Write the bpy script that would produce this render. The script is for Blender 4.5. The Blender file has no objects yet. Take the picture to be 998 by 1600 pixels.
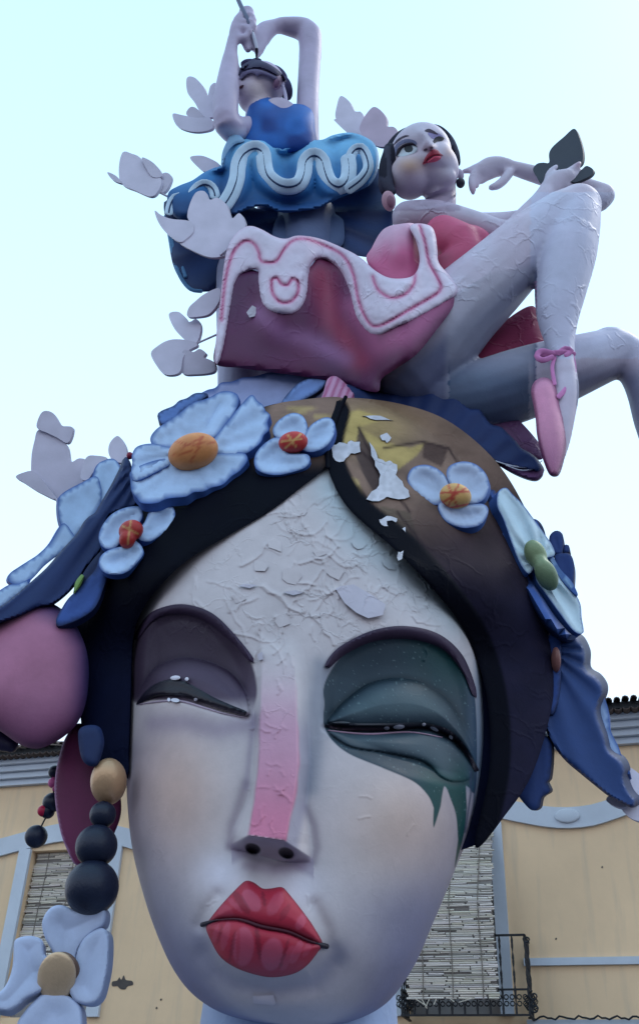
import bpy, bmesh, math, random
import numpy as np
from mathutils import Matrix, Vector
from mathutils.geometry import delaunay_2d_cdt
from mathutils.bvhtree import BVHTree
random.seed(7); np.random.seed(7)
SC = bpy.context.scene
COL = SC.collection

# ------------------------------------------------------------------ camera
CAM = np.array([0.0, 0.0, 1.6]); FPX = 1550.0; TH = math.radians(34.0); RO = math.radians(2.3)
_r = np.array([1.0, 0, 0]); _u = np.array([0, -math.sin(TH), math.cos(TH)]); FW = np.array([0, math.cos(TH), math.sin(TH)])
RT = _r*math.cos(RO) + _u*math.sin(RO); UP = _u*math.cos(RO) - _r*math.sin(RO)
cd = bpy.data.cameras.new('camera'); cam = bpy.data.objects.new('camera', cd); COL.objects.link(cam)
cd.sensor_fit = 'VERTICAL'; cd.sensor_height = 24.0; cd.lens = 24.0*FPX/1600.0
cd.clip_start = 0.05; cd.clip_end = 2000.0
M = Matrix.Identity(4)
for i in range(3):
    M[i][0] = RT[i]; M[i][1] = UP[i]; M[i][2] = -FW[i]; M[i][3] = CAM[i]
cam.matrix_world = M
SC.camera = cam

# ------------------------------------------------------------------ world, sun, exposure
SUN_EL, SUN_AZ = math.radians(56), math.radians(70)      # azimuth clockwise from +Y: bright hazy sun to the right, behind
w = bpy.data.worlds.new("World"); SC.world = w; w.use_nodes = True
nt = w.node_tree; nt.nodes.clear()
sky = nt.nodes.new('ShaderNodeTexSky'); sky.sky_type = 'NISHITA'; sky.sun_disc = False
sky.sun_elevation = SUN_EL; sky.sun_rotation = SUN_AZ; sky.altitude = 0; sky.air_density = 1.0; sky.dust_density = 3.0; sky.ozone_density = 1.5
mixw = nt.nodes.new('ShaderNodeMix'); mixw.data_type = 'RGBA'; mixw.inputs[0].default_value = 0.8
tcw = nt.nodes.new('ShaderNodeTexCoord'); sep = nt.nodes.new('ShaderNodeSeparateXYZ'); nt.links.new(tcw.outputs['Generated'], sep.inputs[0])
veil = nt.nodes.new('ShaderNodeMix'); veil.data_type = 'RGBA'          # thin high cloud veil, whiter towards the horizon all round
veil.inputs[6].default_value = (9.2, 9.7, 11.0, 1); veil.inputs[7].default_value = (4.4, 7.9, 10.6, 1)
nt.links.new(sep.outputs['Z'], veil.inputs[0]); nt.links.new(veil.outputs[2], mixw.inputs[7])
nt.links.new(sky.outputs[0], mixw.inputs[6])
bg = nt.nodes.new('ShaderNodeBackground'); bg.inputs[1].default_value = 0.15
wo = nt.nodes.new('ShaderNodeOutputWorld')
nt.links.new(mixw.outputs[2], bg.inputs[0]); nt.links.new(bg.outputs[0], wo.inputs[0])
sl = bpy.data.lights.new('sun', 'SUN'); sl.energy = 1.3; sl.angle = math.radians(18); sl.color = (1.0, 0.97, 0.94)
so = bpy.data.objects.new('sun', sl); COL.objects.link(so)
sd_ = Vector((math.sin(SUN_AZ)*math.cos(SUN_EL), math.cos(SUN_AZ)*math.cos(SUN_EL), math.sin(SUN_EL)))
so.rotation_euler = sd_.to_track_quat('Z', 'Y').to_euler()
SC.view_settings.view_transform = 'Standard'; SC.view_settings.look = 'None'
SC.view_settings.exposure = 0.05; SC.view_settings.gamma = 1.0
SC.view_settings.use_curve_mapping = False

# ------------------------------------------------------------------ projection helpers
Y0 = 6.2
def rays(x, y):
    x = np.asarray(x, float); y = np.asarray(y, float)
    d = ((x-499.0)/FPX)[..., None]*RT - ((y-800.0)/FPX)[..., None]*UP + FW
    return d/np.linalg.norm(d, axis=-1, keepdims=True)
def P(x, y, off=0.0, Y=Y0):
    """point seen at photo pixel (x, y), 'off' metres behind the vertical plane at distance Y"""
    d = rays(x, y)
    return CAM + d*((Y/d[..., 1]) + off)[..., None]
def mpp(x, y, off=0.0, Y=Y0):
    return float(np.dot(P(x, y, off, Y)-CAM, FW))/FPX
def proj(v):
    q = v-CAM; z = q@FW
    return 499+FPX*(q@RT)/z, 800-FPX*(q@UP)/z
def lin(c):
    c = np.asarray(c, float)/255.0
    return np.where(c <= .04045, c/12.92, ((c+.055)/1.055)**2.4)
def ss(e0, e1, x):
    t = np.clip((x-e0)/(e1-e0), 0, 1); return t*t*(3-2*t)
def mix(a, b, t):
    a = np.asarray(a, float); b = np.asarray(b, float); t = np.asarray(t, float)
    if a.ndim == 1: a = np.broadcast_to(a, t.shape+(3,))
    if b.ndim == 1: b = np.broadcast_to(b, t.shape+(3,))
    return a*(1-t[..., None])+b*t[..., None]

# ------------------------------------------------------------------ 2-D curve helpers
def crom(pts, closed=True, sp=4.0, sharp=()):
    p = np.asarray(pts, float); n = len(p); out = []
    m = n if closed else n-1
    for i in range(m):
        if closed: a, b, c, d = p[(i-1) % n], p[i], p[(i+1) % n], p[(i+2) % n]
        else: a, b, c, d = p[max(i-1, 0)], p[i], p[i+1], p[min(i+2, n-1)]
        if i % n in sharp: a = b
        if (i+1) % n in sharp: d = c
        k = max(1, int(np.linalg.norm((c-b)[:2])/sp))
        for j in range(k):
            t = j/k
            out.append(0.5*((2*b)+(-a+c)*t+(2*a-5*b+4*c-d)*t*t+(-a+3*b-3*c+d)*t**3))
    if not closed: out.append(p[-1])
    return np.array(out)
def sdp(x, y, poly):
    """signed distance to a closed polygon, negative inside"""
    x = np.asarray(x, float).ravel(); y = np.asarray(y, float).ravel()
    best = np.full(x.shape, 1e18); ins = np.zeros(x.shape, bool)
    n = len(poly)
    for i in range(n):
        ax, ay = poly[i][:2]; bx, by = poly[(i+1) % n][:2]
        ex, ey = bx-ax, by-ay; L = ex*ex+ey*ey+1e-12
        t = np.clip(((x-ax)*ex+(y-ay)*ey)/L, 0, 1)
        dd = (x-ax-t*ex)**2+(y-ay-t*ey)**2
        best = np.minimum(best, dd)
        c = ((ay > y) != (by > y))
        if abs(ey) > 1e-12:
            ins ^= c & (x < (ex*(y-ay)/ey+ax))
    s = np.sqrt(best)
    return np.where(ins, -s, s)
def dline(x, y, pts):
    best = np.full(np.shape(x), 1e18)
    for i in range(len(pts)-1):
        ax, ay = pts[i][:2]; bx, by = pts[i+1][:2]
        ex, ey = bx-ax, by-ay; L = ex*ex+ey*ey+1e-12
        t = np.clip(((x-ax)*ex+(y-ay)*ey)/L, 0, 1)
        best = np.minimum(best, (x-ax-t*ex)**2+(y-ay-t*ey)**2)
    return np.sqrt(best)
def ell(cx, cy, rx, ry, ang=0, n=20):
    a = np.linspace(0, 2*math.pi, n, endpoint=False); c, s = math.cos(math.radians(ang)), math.sin(math.radians(ang))
    return [(cx+rx*math.cos(t)*c-ry*math.sin(t)*s, cy+rx*math.cos(t)*s+ry*math.sin(t)*c) for t in a]
def vnoise(x, y, sc, seed=0):
    """smooth value noise in 0..1"""
    rs = np.random.RandomState(seed); g = rs.rand(64, 64)
    u = np.asarray(x)/sc; v = np.asarray(y)/sc
    i = np.floor(u).astype(int); j = np.floor(v).astype(int); fu = u-i; fv = v-j
    fu = fu*fu*(3-2*fu); fv = fv*fv*(3-2*fv)
    G = lambda a, b: g[a % 64, b % 64]
    return (G(i, j)*(1-fu)+G(i+1, j)*fu)*(1-fv)+(G(i, j+1)*(1-fu)+G(i+1, j+1)*fu)*fv

# ------------------------------------------------------------------ materials
def material(name, rough=0.55, metal=0.0, crease=0.0, fine=0.15, grime=0.18, scale=9.0, color=None, coat=0.0, spec=0.5, glitter=False):
    m = bpy.data.materials.new(name); m.use_nodes = True
    n = m.node_tree; N = n.nodes; L = n.links; b = N['Principled BSDF']
    tc = N.new('ShaderNodeTexCoord')
    if color is None:
        at = N.new('ShaderNodeAttribute'); at.attribute_name = 'Col'; csrc = at.outputs['Color']
    else:
        rgb = N.new('ShaderNodeRGB'); rgb.outputs[0].default_value = (*color, 1); csrc = rgb.outputs[0]
    n1 = N.new('ShaderNodeTexNoise'); n1.inputs['Scale'].default_value = scale*0.35; n1.inputs['Detail'].default_value = 8; n1.inputs['Roughness'].default_value = 0.65
    L.new(tc.outputs['Object'], n1.inputs['Vector'])
    mr = N.new('ShaderNodeMapRange'); mr.inputs[1].default_value = .3; mr.inputs[2].default_value = .72; mr.inputs[3].default_value = 1-grime; mr.inputs[4].default_value = 1+grime*.35
    L.new(n1.outputs[0], mr.inputs[0])
    vm = N.new('ShaderNodeVectorMath'); vm.operation = 'SCALE'
    L.new(csrc, vm.inputs[0]); L.new(mr.outputs[0], vm.inputs['Scale']); L.new(vm.outputs[0], b.inputs['Base Color'])
    n2 = N.new('ShaderNodeTexNoise'); n2.inputs['Scale'].default_value = scale*5; n2.inputs['Detail'].default_value = 5
    L.new(tc.outputs['Object'], n2.inputs['Vector'])
    bp = N.new('ShaderNodeBump'); bp.inputs['Strength'].default_value = fine; bp.inputs['Distance'].default_value = 0.01
    L.new(n2.outputs[0], bp.inputs['Height'])
    last = bp
    if crease > 0:
        # torn and wrinkled paper skin: warped thin ridges
        nw = N.new('ShaderNodeTexNoise'); nw.inputs['Scale'].default_value = scale*.6; nw.inputs['Detail'].default_value = 4
        L.new(tc.outputs['Object'], nw.inputs['Vector'])
        ad = N.new('ShaderNodeVectorMath'); ad.operation = 'MULTIPLY_ADD'; ad.inputs[1].default_value = (.2, .2, .2)
        L.new(nw.outputs['Color'], ad.inputs[0]); L.new(tc.outputs['Object'], ad.inputs[2])
        vo = N.new('ShaderNodeTexVoronoi'); vo.feature = 'DISTANCE_TO_EDGE'; vo.inputs['Scale'].default_value = scale*.55
        L.new(ad.outputs[0], vo.inputs['Vector'])
        m2 = N.new('ShaderNodeMapRange'); m2.inputs[1].default_value = 0; m2.inputs[2].default_value = .09; m2.inputs[3].default_value = 1; m2.inputs[4].default_value = 0
        L.new(vo.outputs['Distance'], m2.inputs[0])
        n3 = N.new('ShaderNodeTexNoise'); n3.inputs['Scale'].default_value = scale*.33; n3.inputs['Detail'].default_value = 2
        L.new(tc.outputs['Object'], n3.inputs['Vector'])
        m3 = N.new('ShaderNodeMapRange'); m3.inputs[1].default_value = .47; m3.inputs[2].default_value = .62
        L.new(n3.outputs[0], m3.inputs[0])
        mu = N.new('ShaderNodeMath'); mu.operation = 'MULTIPLY'; L.new(m2.outputs[0], mu.inputs[0]); L.new(m3.outputs[0], mu.inputs[1])
        src = mu.outputs[0]
        at2 = N.new('ShaderNodeAttribute'); at2.attribute_name = 'Wr'
        mu2 = N.new('ShaderNodeMath'); mu2.operation = 'MULTIPLY'; L.new(src, mu2.inputs[0]); L.new(at2.outputs['Fac'], mu2.inputs[1])
        b2 = N.new('ShaderNodeBump'); b2.inputs['Strength'].default_value = crease; b2.inputs['Distance'].default_value = 0.02
        L.new(mu2.outputs[0], b2.inputs['Height']); L.new(bp.outputs[0], b2.inputs['Normal']); last = b2
    L.new(last.outputs[0], b.inputs['Normal'])
    mr2 = N.new('ShaderNodeMapRange'); mr2.inputs[3].default_value = max(.05, rough-.1); mr2.inputs[4].default_value = min(1, rough+.14)
    L.new(n1.outputs[0], mr2.inputs[0]); L.new(mr2.outputs[0], b.inputs['Roughness'])
    b.inputs['Metallic'].default_value = metal
    b.inputs['Specular IOR Level'].default_value = spec
    b.inputs['Coat Weight'].default_value = coat
    if glitter:
        vg = N.new('ShaderNodeTexVoronoi'); vg.inputs['Scale'].default_value = 160
        L.new(tc.outputs['Object'], vg.inputs['Vector'])
        bg_ = N.new('ShaderNodeBump'); bg_.inputs['Strength'].default_value = .6; bg_.inputs['Distance'].default_value = .02
        L.new(vg.outputs['Color'], bg_.inputs['Height']); L.new(bg_.outputs[0], b.inputs['Normal'])
    return m
M_PAINT = material('painted_paper_skin', .52, crease=.5, fine=.12, grime=.16, spec=.35)
M_FACE = material('face_paint', .52, crease=.5, fine=.1, grime=.13, spec=.22, scale=12)
M_PETAL = material('petal_paint', .55, fine=.15, grime=.2, spec=.2)
M_DARK = material('hair_paint', .62, fine=.12, grime=.3, crease=.25, spec=.04)
M_WOOD = material('butterfly_board', .6, fine=.08, grime=.12)
M_GLOSS = material('gloss_paint', .4, fine=.25, grime=.25, coat=.05, spec=.3, scale=14)
M_GOLD = material('gold_paint', .34, metal=.35, fine=.25, grime=.2, scale=14)
M_SATIN = material('pink_glitter', .38, metal=.15, fine=.2, grime=.2, glitter=True)
M_LIP = material('lip_paint', .52, fine=.12, grime=.18, spec=.35)

# ------------------------------------------------------------------ objects
LOC = {}
def thing(name, label, cat, loc, group=None):
    o = bpy.data.objects.new(name, None); COL.objects.link(o); o.location = tuple(loc); o.empty_display_size = .1
    o['label'] = label; o['category'] = cat
    if group: o['group'] = group
    LOC[o.name] = np.array(loc, float)
    return o
def mesh_obj(name, v, f, mat, parent=None, cols=None, wr=None, smooth=True, angle=52, fix=True, loc=None):
    """mesh in world coordinates -> object; parent keeps the thing's origin"""
    v = np.asarray(v, float)
    if parent is not None: base = LOC[parent.name]
    elif loc is not None: base = np.array(loc, float)
    else:
        base = v.mean(0); base[2] = v[:, 2].min()
    me = bpy.data.meshes.new(name)
    me.from_pydata((v-base).tolist(), [], [tuple(int(a) for a in q) for q in f])
    if cols is not None:
        cols = np.asarray(cols, float)
        if cols.ndim == 1: cols = np.broadcast_to(cols, (len(v), 3))
        c4 = np.ones((len(v), 4), np.float32); c4[:, :3] = np.clip(cols, 0, 1)
        a = me.color_attributes.new('Col', 'FLOAT_COLOR', 'POINT'); a.data.foreach_set('color', c4.ravel())
    a = me.attributes.new('Wr', 'FLOAT', 'POINT')
    a.data.foreach_set('value', (np.ones(len(v)) if wr is None else np.broadcast_to(wr, (len(v),))).astype(np.float32))
    if fix:
        bm = bmesh.new(); bm.from_mesh(me); bmesh.ops.recalc_face_normals(bm, faces=bm.faces); bm.to_mesh(me); bm.free()
    if smooth:
        me.polygons.foreach_set('use_smooth', [True]*len(me.polygons)); me.set_sharp_from_angle(angle=math.radians(angle))
    me.materials.append(mat)
    o = bpy.data.objects.new(name, me); COL.objects.link(o)
    if parent is not None:
        o.parent = parent; LOC[o.name] = base
    else: o.location = tuple(base); LOC[o.name] = base
    return o
def tag(o, label, cat, group=None):
    o['label'] = label; o['category'] = cat
    if group: o['group'] = group
    return o
def tri_fill(pts, step):
    """triangulate a polygon with interior points"""
    p = np.asarray(pts, float); n = len(p)
    x0, y0 = p.min(0); x1, y1 = p.max(0)
    gx, gy = np.meshgrid(np.arange(x0, x1, step), np.arange(y0, y1, step*.866))
    gx[1::2] += step*.5
    gx = gx.ravel(); gy = gy.ravel()
    s = sdp(gx, gy, p); k = s < -step*.45
    q = np.stack([gx[k], gy[k]], 1)
    allp = np.vstack([p, q])
    r = delaunay_2d_cdt([Vector(a) for a in allp.tolist()], [], [list(range(n))], 1, 1e-5)
    V = np.array([tuple(a) for a in r[0]]); F = [tuple(t) for t in r[2]]
    return V, F
def relief(name, outline, off, thick=.05, bulge=.0, rim=8, step=None, col=(.6, .6, .6), side=None, mat=None, parent=None,
           shift=(0, 0), smooth_pts=True, sp=4.0, sharp=(), Y=Y0, backdome=0.0, wr=None, angle=52, surf=None, prof=None, loc=None):
    """solid cut to an outline: front surface with depth function, walls and a back of its own"""
    pts = crom(outline, True, sp, sharp)[:, :2] if smooth_pts else np.asarray(outline, float)
    if step is None: step = max(2.5, min(9, math.sqrt(np.ptp(pts[:, 0])*np.ptp(pts[:, 1]))/13))
    V, F = tri_fill(pts, step)
    x, y = V[:, 0], V[:, 1]
    d = -np.minimum(sdp(x, y, pts), 0)
    d[np.abs(d) < 1e-3] = 0
    base = off(x, y) if callable(off) else np.full(len(x), float(off))
    t = np.clip(d/rim, 0, 1)
    front = base-bulge*np.sqrt(1-(1-t)**2)
    if surf is not None: front = front+surf(x, y, d)
    Pf = P(x, y, front, Y)
    Pb = P(x+shift[0], y+shift[1], base+thick+backdome*np.sqrt(1-(1-np.clip(d/max(d.max(), 1e-6), 0, 1))**2), Y)
    # boundary loop from face edges
    cnt = {}
    for f in F:
        for i in range(len(f)):
            a, b = f[i], f[(i+1) % len(f)]
            if (b, a) in cnt: cnt.pop((b, a))
            else: cnt[(a, b)] = 1
    n = len(V)
    C = col(x, y, d) if callable(col) else np.broadcast_to(np.array(col, float), (n, 3))
    verts = [Pf, Pb]; cols = [C, None]
    sc = np.array(side, float) if side is not None and not callable(side) else None
    cols[1] = np.broadcast_to(sc, (n, 3)) if sc is not None else C
    faces = list(F)+[tuple(n+i for i in reversed(f)) for f in F]
    bidx = sorted({i for e in cnt for i in e}); mp = {i: j for j, i in enumerate(bidx)}; nb = len(bidx)
    o = 2*n
    verts += [Pf[bidx], Pb[bidx]]; cs = cols[1][bidx]; cols += [cs, cs]
    for (a, b) in cnt: faces.append((o+mp[b], o+mp[a], o+nb+mp[a], o+nb+mp[b]))
    VV = np.vstack(verts); CC = np.vstack(cols)
    W = None
    if wr is not None:
        W0 = wr(x, y) if callable(wr) else np.full(n, float(wr)); W = np.concatenate([W0, np.zeros(n+2*nb)])
    # orientation: make the front face the camera
    f0 = F[0]; nn = np.cross(Pf[f0[1]]-Pf[f0[0]], Pf[f0[2]]-Pf[f0[0]])
    if np.dot(nn, Pf[f0[0]]-CAM) > 0: faces = [tuple(reversed(f)) for f in faces]
    # join coincident rim verts for shading is not wanted: the arris stays sharp
    return mesh_obj(name, VV, faces, mat, parent, CC, W, angle=angle, fix=False, loc=loc)
def tube_geo(pts, flat=1.0, seg=14, sp=None, Y=Y0, cap=True, dens=1.0):
    """pts: (x, y, r_px, off[, flat]) photo-space skeleton -> verts, faces in the world"""
    p = np.asarray([list(q)+[flat]*(5-len(q)) for q in pts], float)
    if sp is None: sp = max(3.0, np.mean(p[:, 2])*.45)
    c = crom(p, False, sp/dens) if len(p) > 2 else np.array([p[0]*(1-t)+p[1]*t for t in np.linspace(0, 1, max(2, int(np.linalg.norm(p[1, :2]-p[0, :2])/sp)+1))])
    c[:, 2] = np.maximum(c[:, 2], .3)
    W = P(c[:, 0], c[:, 1], c[:, 3], Y)
    k = ((W-CAM)@FW)/FPX
    n = len(c); V = []; F = []
    a = np.linspace(0, 2*math.pi, seg, endpoint=False)
    T = np.gradient(W, axis=0); T /= np.linalg.norm(T, axis=1, keepdims=True)+1e-12
    rings = []
    def ring(i, ctr, s):
        v = (W[i]-CAM); v /= np.linalg.norm(v)
        e1 = np.cross(T[i], v); l = np.linalg.norm(e1)
        e1 = e1/l if l > .15 else RT
        e2 = np.cross(T[i], e1); e2 /= np.linalg.norm(e2)
        r = c[i, 2]*k[i]*s
        return ctr+np.outer(np.cos(a), e1)*r+np.outer(np.sin(a), e2)*r*c[i, 4]
    if cap:
        for q in (.35, .7, .93):
            rings.append(ring(0, W[0]-T[0]*c[0, 2]*k[0]*math.sqrt(1-q*q)*1.0, q))
    for i in range(n): rings.append(ring(i, W[i], 1.0))
    if cap:
        for q in (.93, .7, .35):
            rings.append(ring(n-1, W[-1]+T[-1]*c[-1, 2]*k[-1]*math.sqrt(1-q*q), q))
    V = np.vstack(rings); R = len(rings)
    for i in range(R-1):
        for j in range(seg):
            F.append((i*seg+j, i*seg+(j+1) % seg, (i+1)*seg+(j+1) % seg, (i+1)*seg+j))
    F.append(tuple(reversed(range(seg)))); F.append(tuple((R-1)*seg+j for j in range(seg)))
    return V, F
def tube(name, pts, mat, parent, col, flat=1.0, seg=14, Y=Y0, sp=None, wr=None):
    V, F = tube_geo(pts, flat, seg, sp, Y)
    C = col
    if callable(col): C = col(*proj(V))
    return mesh_obj(name, V, F, mat, parent, C, wr)
def ball_geo(x, y, rx, ry, off, depth=None, ang=0, seg=20, rings=12, Y=Y0):
    c = P(x, y, off, Y); k = mpp(x, y, off, Y); ca, sa = math.cos(math.radians(ang)), math.sin(math.radians(ang))
    e1 = RT*ca-UP*sa; e2 = -RT*sa-UP*ca; e3 = FW
    dz = (depth if depth is not None else (rx+ry)/2)
    V = [c+e2*ry*k]; F = []
    for i in range(1, rings):
        t = math.pi*i/rings
        for j in range(seg):
            s = 2*math.pi*j/seg
            V.append(c+e2*ry*k*math.cos(t)+(e1*rx*math.cos(s)+e3*dz*math.sin(s))*k*math.sin(t))
    V.append(c-e2*ry*k); N = len(V)
    for j in range(seg):
        F.append((0, 1+(j+1) % seg, 1+j)); F.append((N-1, N-1-seg+j, N-1-seg+(j+1) % seg))
    for i in range(rings-2):
        for j in range(seg):
            a = 1+i*seg; F.append((a+j, a+(j+1) % seg, a+seg+(j+1) % seg, a+seg+j))
    return np.array(V), F
def ball(name, x, y, rx, ry, off, mat, parent, col, depth=None, ang=0, seg=20, rings=12, Y=Y0):
    V, F = ball_geo(x, y, rx, ry, off, depth, ang, seg, rings, Y)
    C = col(*proj(V)) if callable(col) else col
    return mesh_obj(name, V, F, mat, parent, C)
def fuse(name, geos, voxel, mat, parent, col, smooth=4, sculpt=None, wr=None):
    """join shapes and grow ONE continuous skin over them"""
    vs = []; fs = []; o = 0
    for V, F in geos:
        vs.append(V); fs += [tuple(i+o for i in f) for f in F]; o += len(V)
    V = np.vstack(vs)
    me = bpy.data.meshes.new('tmp'); me.from_pydata(V.tolist(), [], fs)
    bm = bmesh.new(); bm.from_mesh(me); bmesh.ops.recalc_face_normals(bm, faces=bm.faces); bm.to_mesh(me); bm.free()
    ob = bpy.data.objects.new('tmp', me); COL.objects.link(ob)
    r = ob.modifiers.new('r', 'REMESH'); r.mode = 'VOXEL'; r.voxel_size = voxel; r.use_smooth_shade = True
    s = ob.modifiers.new('s', 'SMOOTH'); s.factor = .5; s.iterations = smooth
    dg = bpy.context.evaluated_depsgraph_get(); ev = ob.evaluated_get(dg); m2 = ev.to_mesh()
    vv = np.empty(len(m2.vertices)*3); m2.vertices.foreach_get('co', vv); vv = vv.reshape(-1, 3)
    ff = [tuple(p.vertices) for p in m2.polygons]
    ev.to_mesh_clear(); bpy.data.objects.remove(ob); bpy.data.meshes.remove(me)
    if sculpt is not None:
        x, y = proj(vv); vv = vv+rays(x, y)*sculpt(x, y, vv)[:, None]
    C = col(*proj(vv)) if callable(col) else col
    W = wr(*proj(vv)) if callable(wr) else wr
    o = mesh_obj(name, vv, ff, mat, parent, C, W, angle=80)
    o['_bvh'] = 0; del o['_bvh']
    BV[o.name] = BVHTree.FromPolygons(vv.tolist(), ff)
    return o
BV = {}
def on_surf(bvh, lift=0.0, default=0.0, Y=Y0):
    """offset function that lies on an already built skin"""
    def f(x, y):
        d = rays(x, y); out = np.full(len(np.atleast_1d(x)), np.nan)
        for i in range(len(out)):
            h = bvh.ray_cast(Vector(CAM), Vector(d[i]))
            if h[0] is not None: out[i] = h[3]-Y/d[i][1]
        m = np.nanmean(out) if np.isfinite(out).any() else default
        mx = np.nanmedian(out) if np.isfinite(out).any() else default
        out = np.where(np.isfinite(out), out, m)
        return out-lift
    return f
def bar_geo(a, b, w, h, upv=(0, 0, 1)):
    a = np.array(a, float); b = np.array(b, float); t = b-a; t /= np.linalg.norm(t)
    s = np.cross(t, upv); s = s/np.linalg.norm(s) if np.linalg.norm(s) > 1e-6 else np.array([1., 0, 0]); u = np.cross(s, t)
    V = [p+s*w*i/2+u*h*j/2 for p in (a, b) for i, j in ((-1, -1), (1, -1), (1, 1), (-1, 1))]
    return np.array(V), [(0, 1, 2, 3), (7, 6, 5, 4), (0, 4, 5, 1), (1, 5, 6, 2), (2, 6, 7, 3), (3, 7, 4, 0)]
def merge(geos):
    vs = []; fs = []; o = 0
    for V, F in geos:
        vs.append(np.asarray(V)); fs += [tuple(i+o for i in f) for f in F]; o += len(V)
    return np.vstack(vs), fs

# ================================================================== ground
gm = material('paving', .8, fine=.4, grime=.3, color=tuple(lin((62, 64, 74))), scale=2)
g = mesh_obj('plaza_ground', [(-600, -600, 0), (600, -600, 0), (600, 600, 0), (-600, 600, 0)], [(0, 1, 2, 3)], gm, loc=(0, 0, 0), fix=False)
g['kind'] = 'structure'

# ================================================================== building (facade frame: s along, z up, o out towards the square)
dA = rays(45, 1221); dB = rays(975, 1157)
qa = dA[:2]/dA[2]; qb = dB[:2]/dB[2]
SA = qb-qa; SA = np.array([SA[0], SA[1], 0]); SA /= np.linalg.norm(SA)
ON = np.array([SA[1], -SA[0], 0])
if ON[1] > 0: ON = -ON
F0 = np.array([0, 14.0, 0.0])
def FP(s, o, z): return F0+SA*s+ON*o+np.array([0, 0, z])
def fpx(x, y, o=0.0):
    d = rays(x, y); t = np.dot(F0+ON*o-CAM, ON)/np.dot(d, ON); q = CAM+d*t
    return float(np.dot(q-F0, SA)), float(q[2])
def fbox(s0, s1, o0, o1, z0, z1):
    V = [FP(s, o, z) for z in (z0, z1) for s, o in ((s0, o0), (s1, o0), (s1, o1), (s0, o1))]
    return np.array(V), [(0, 1, 2, 3), (7, 6, 5, 4), (0, 4, 5, 1), (1, 5, 6, 2), (2, 6, 7, 3), (3, 7, 4, 0)]
def fstrip(cx, half, o0, o1):
    """moulding that follows a curve (s, z) on the facade"""
    c = crom(cx, False, .12); V = []; F = []
    for s, z in c:
        V += [FP(s, o0, z-half), FP(s, o1, z-half), FP(s, o1, z+half), FP(s, o0, z+half)]
    for i in range(len(c)-1):
        for j in range(4): F.append((4*i+j, 4*i+(j+1) % 4, 4*i+4+(j+1) % 4, 4*i+4+j))
    F += [(0, 1, 2, 3), (4*len(c)-1, 4*len(c)-2, 4*len(c)-3, 4*len(c)-4)]
    return np.array(V), F
WALLC = lin((240, 206, 166)); TRIM = lin((205, 212, 222)); DARK = lin((52, 52, 58)); IRON = lin((26, 28, 34))
def plaster():
    m = material('ochre_plaster', .85, fine=.3, grime=.16, color=tuple(WALLC), scale=1.2)
    n = m.node_tree; N = n.nodes; L = n.links; b = N['Principled BSDF']
    src = b.inputs['Base Color'].links[0].from_socket
    tc = N.new('ShaderNodeTexCoord'); mp = N.new('ShaderNodeMapping'); mp.inputs['Scale'].default_value = (6, 6, .7)
    ns = N.new('ShaderNodeTexNoise'); ns.inputs['Scale'].default_value = 1.2; ns.inputs['Detail'].default_value = 9
    L.new(tc.outputs['Object'], mp.inputs[0]); L.new(mp.outputs[0], ns.inputs['Vector'])
    mr = N.new('ShaderNodeMapRange'); mr.inputs[1].default_value = .52; mr.inputs[2].default_value = .8; mr.inputs[3].default_value = 0; mr.inputs[4].default_value = .55
    L.new(ns.outputs[0], mr.inputs[0])
    mx = N.new('ShaderNodeMix'); mx.data_type = 'RGBA'; mx.inputs[7].default_value = (.55, .43, .31, 1)
    L.new(mr.outputs[0], mx.inputs[0]); L.new(src, mx.inputs[6]); L.new(mx.outputs[2], b.inputs['Base Color'])
    return m
M_WALL = plaster()
M_TRIM = material('white_trim', .75, fine=.2, grime=.2, color=tuple(TRIM), scale=2)
M_IRON = material('black_iron', .5, fine=.2, grime=.1, color=tuple(IRON), spec=.4)
M_TILE = material('clay_tile', .85, fine=.5, grime=.4, color=tuple(lin((92, 80, 76))), scale=3)
M_GLASS = material('dark_pane', .15, fine=.02, grime=.1, color=tuple(lin((30, 34, 42))))
M_DOOR = material('grey_joinery', .6, fine=.2, grime=.2, color=tuple(lin((150, 152, 156))))
M_STONE = material('bare_stone', .9, fine=.8, grime=.5, color=tuple(lin((92, 84, 80))), scale=8)

B = thing('building', 'ochre plastered town house with white curved mouldings and tiled eaves behind the sculpture', 'building', FP(0, 0, 0))
zc = fpx(45, 1228)[1]                       # underside of the cornice
ztop = zc+.42
wl = [fpx(48, 1345)[0], fpx(172, 1345)[0]]   # left window opening
wr_ = [fpx(634, 1500)[0], fpx(771, 1400)[0]] # right window opening
zwt = fpx(66, 1327)[1]-.02; zwt2 = zwt
zb = fpx(720, 1588)[1]                       # floor of the balcony
z502 = fpx(900, 1503)[1]
SL, SR = -9.5, 9.5
geos = []
cuts = [(wl[0], wl[1], zb, zwt), (wr_[0], wr_[1], zb, zwt2)]
prev = SL
for s0, s1, z0, z1 in cuts:
    geos.append(fbox(prev, s0, -.5, 0, 0, zc+.4)); geos.append(fbox(s0, s1, -.5, 0, 0, z0)); geos.append(fbox(s0, s1, -.5, 0, z1, zc+.4)); prev = s1
geos.append(fbox(prev, SR, -.5, 0, 0, zc+.4))
geos.append(fbox(SL, SR, -9, -8.6, 0, zc+.4)); geos.append(fbox(SL, SL+.4, -8.6, -.5, 0, zc+.4)); geos.append(fbox(SR-.4, SR, -8.6, -.5, 0, zc+.4))
geos.append(fbox(SL+.4, SR-.4, -8.6, -.5, zc+.1, zc+.4)); geos.append(fbox(SL+.4, SR-.4, -8.6, -.5, zb-.3, zb-.02))
V, F = merge(geos); mesh_obj('wall', V, F, M_WALL, B, smooth=False, fix=True)
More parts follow.
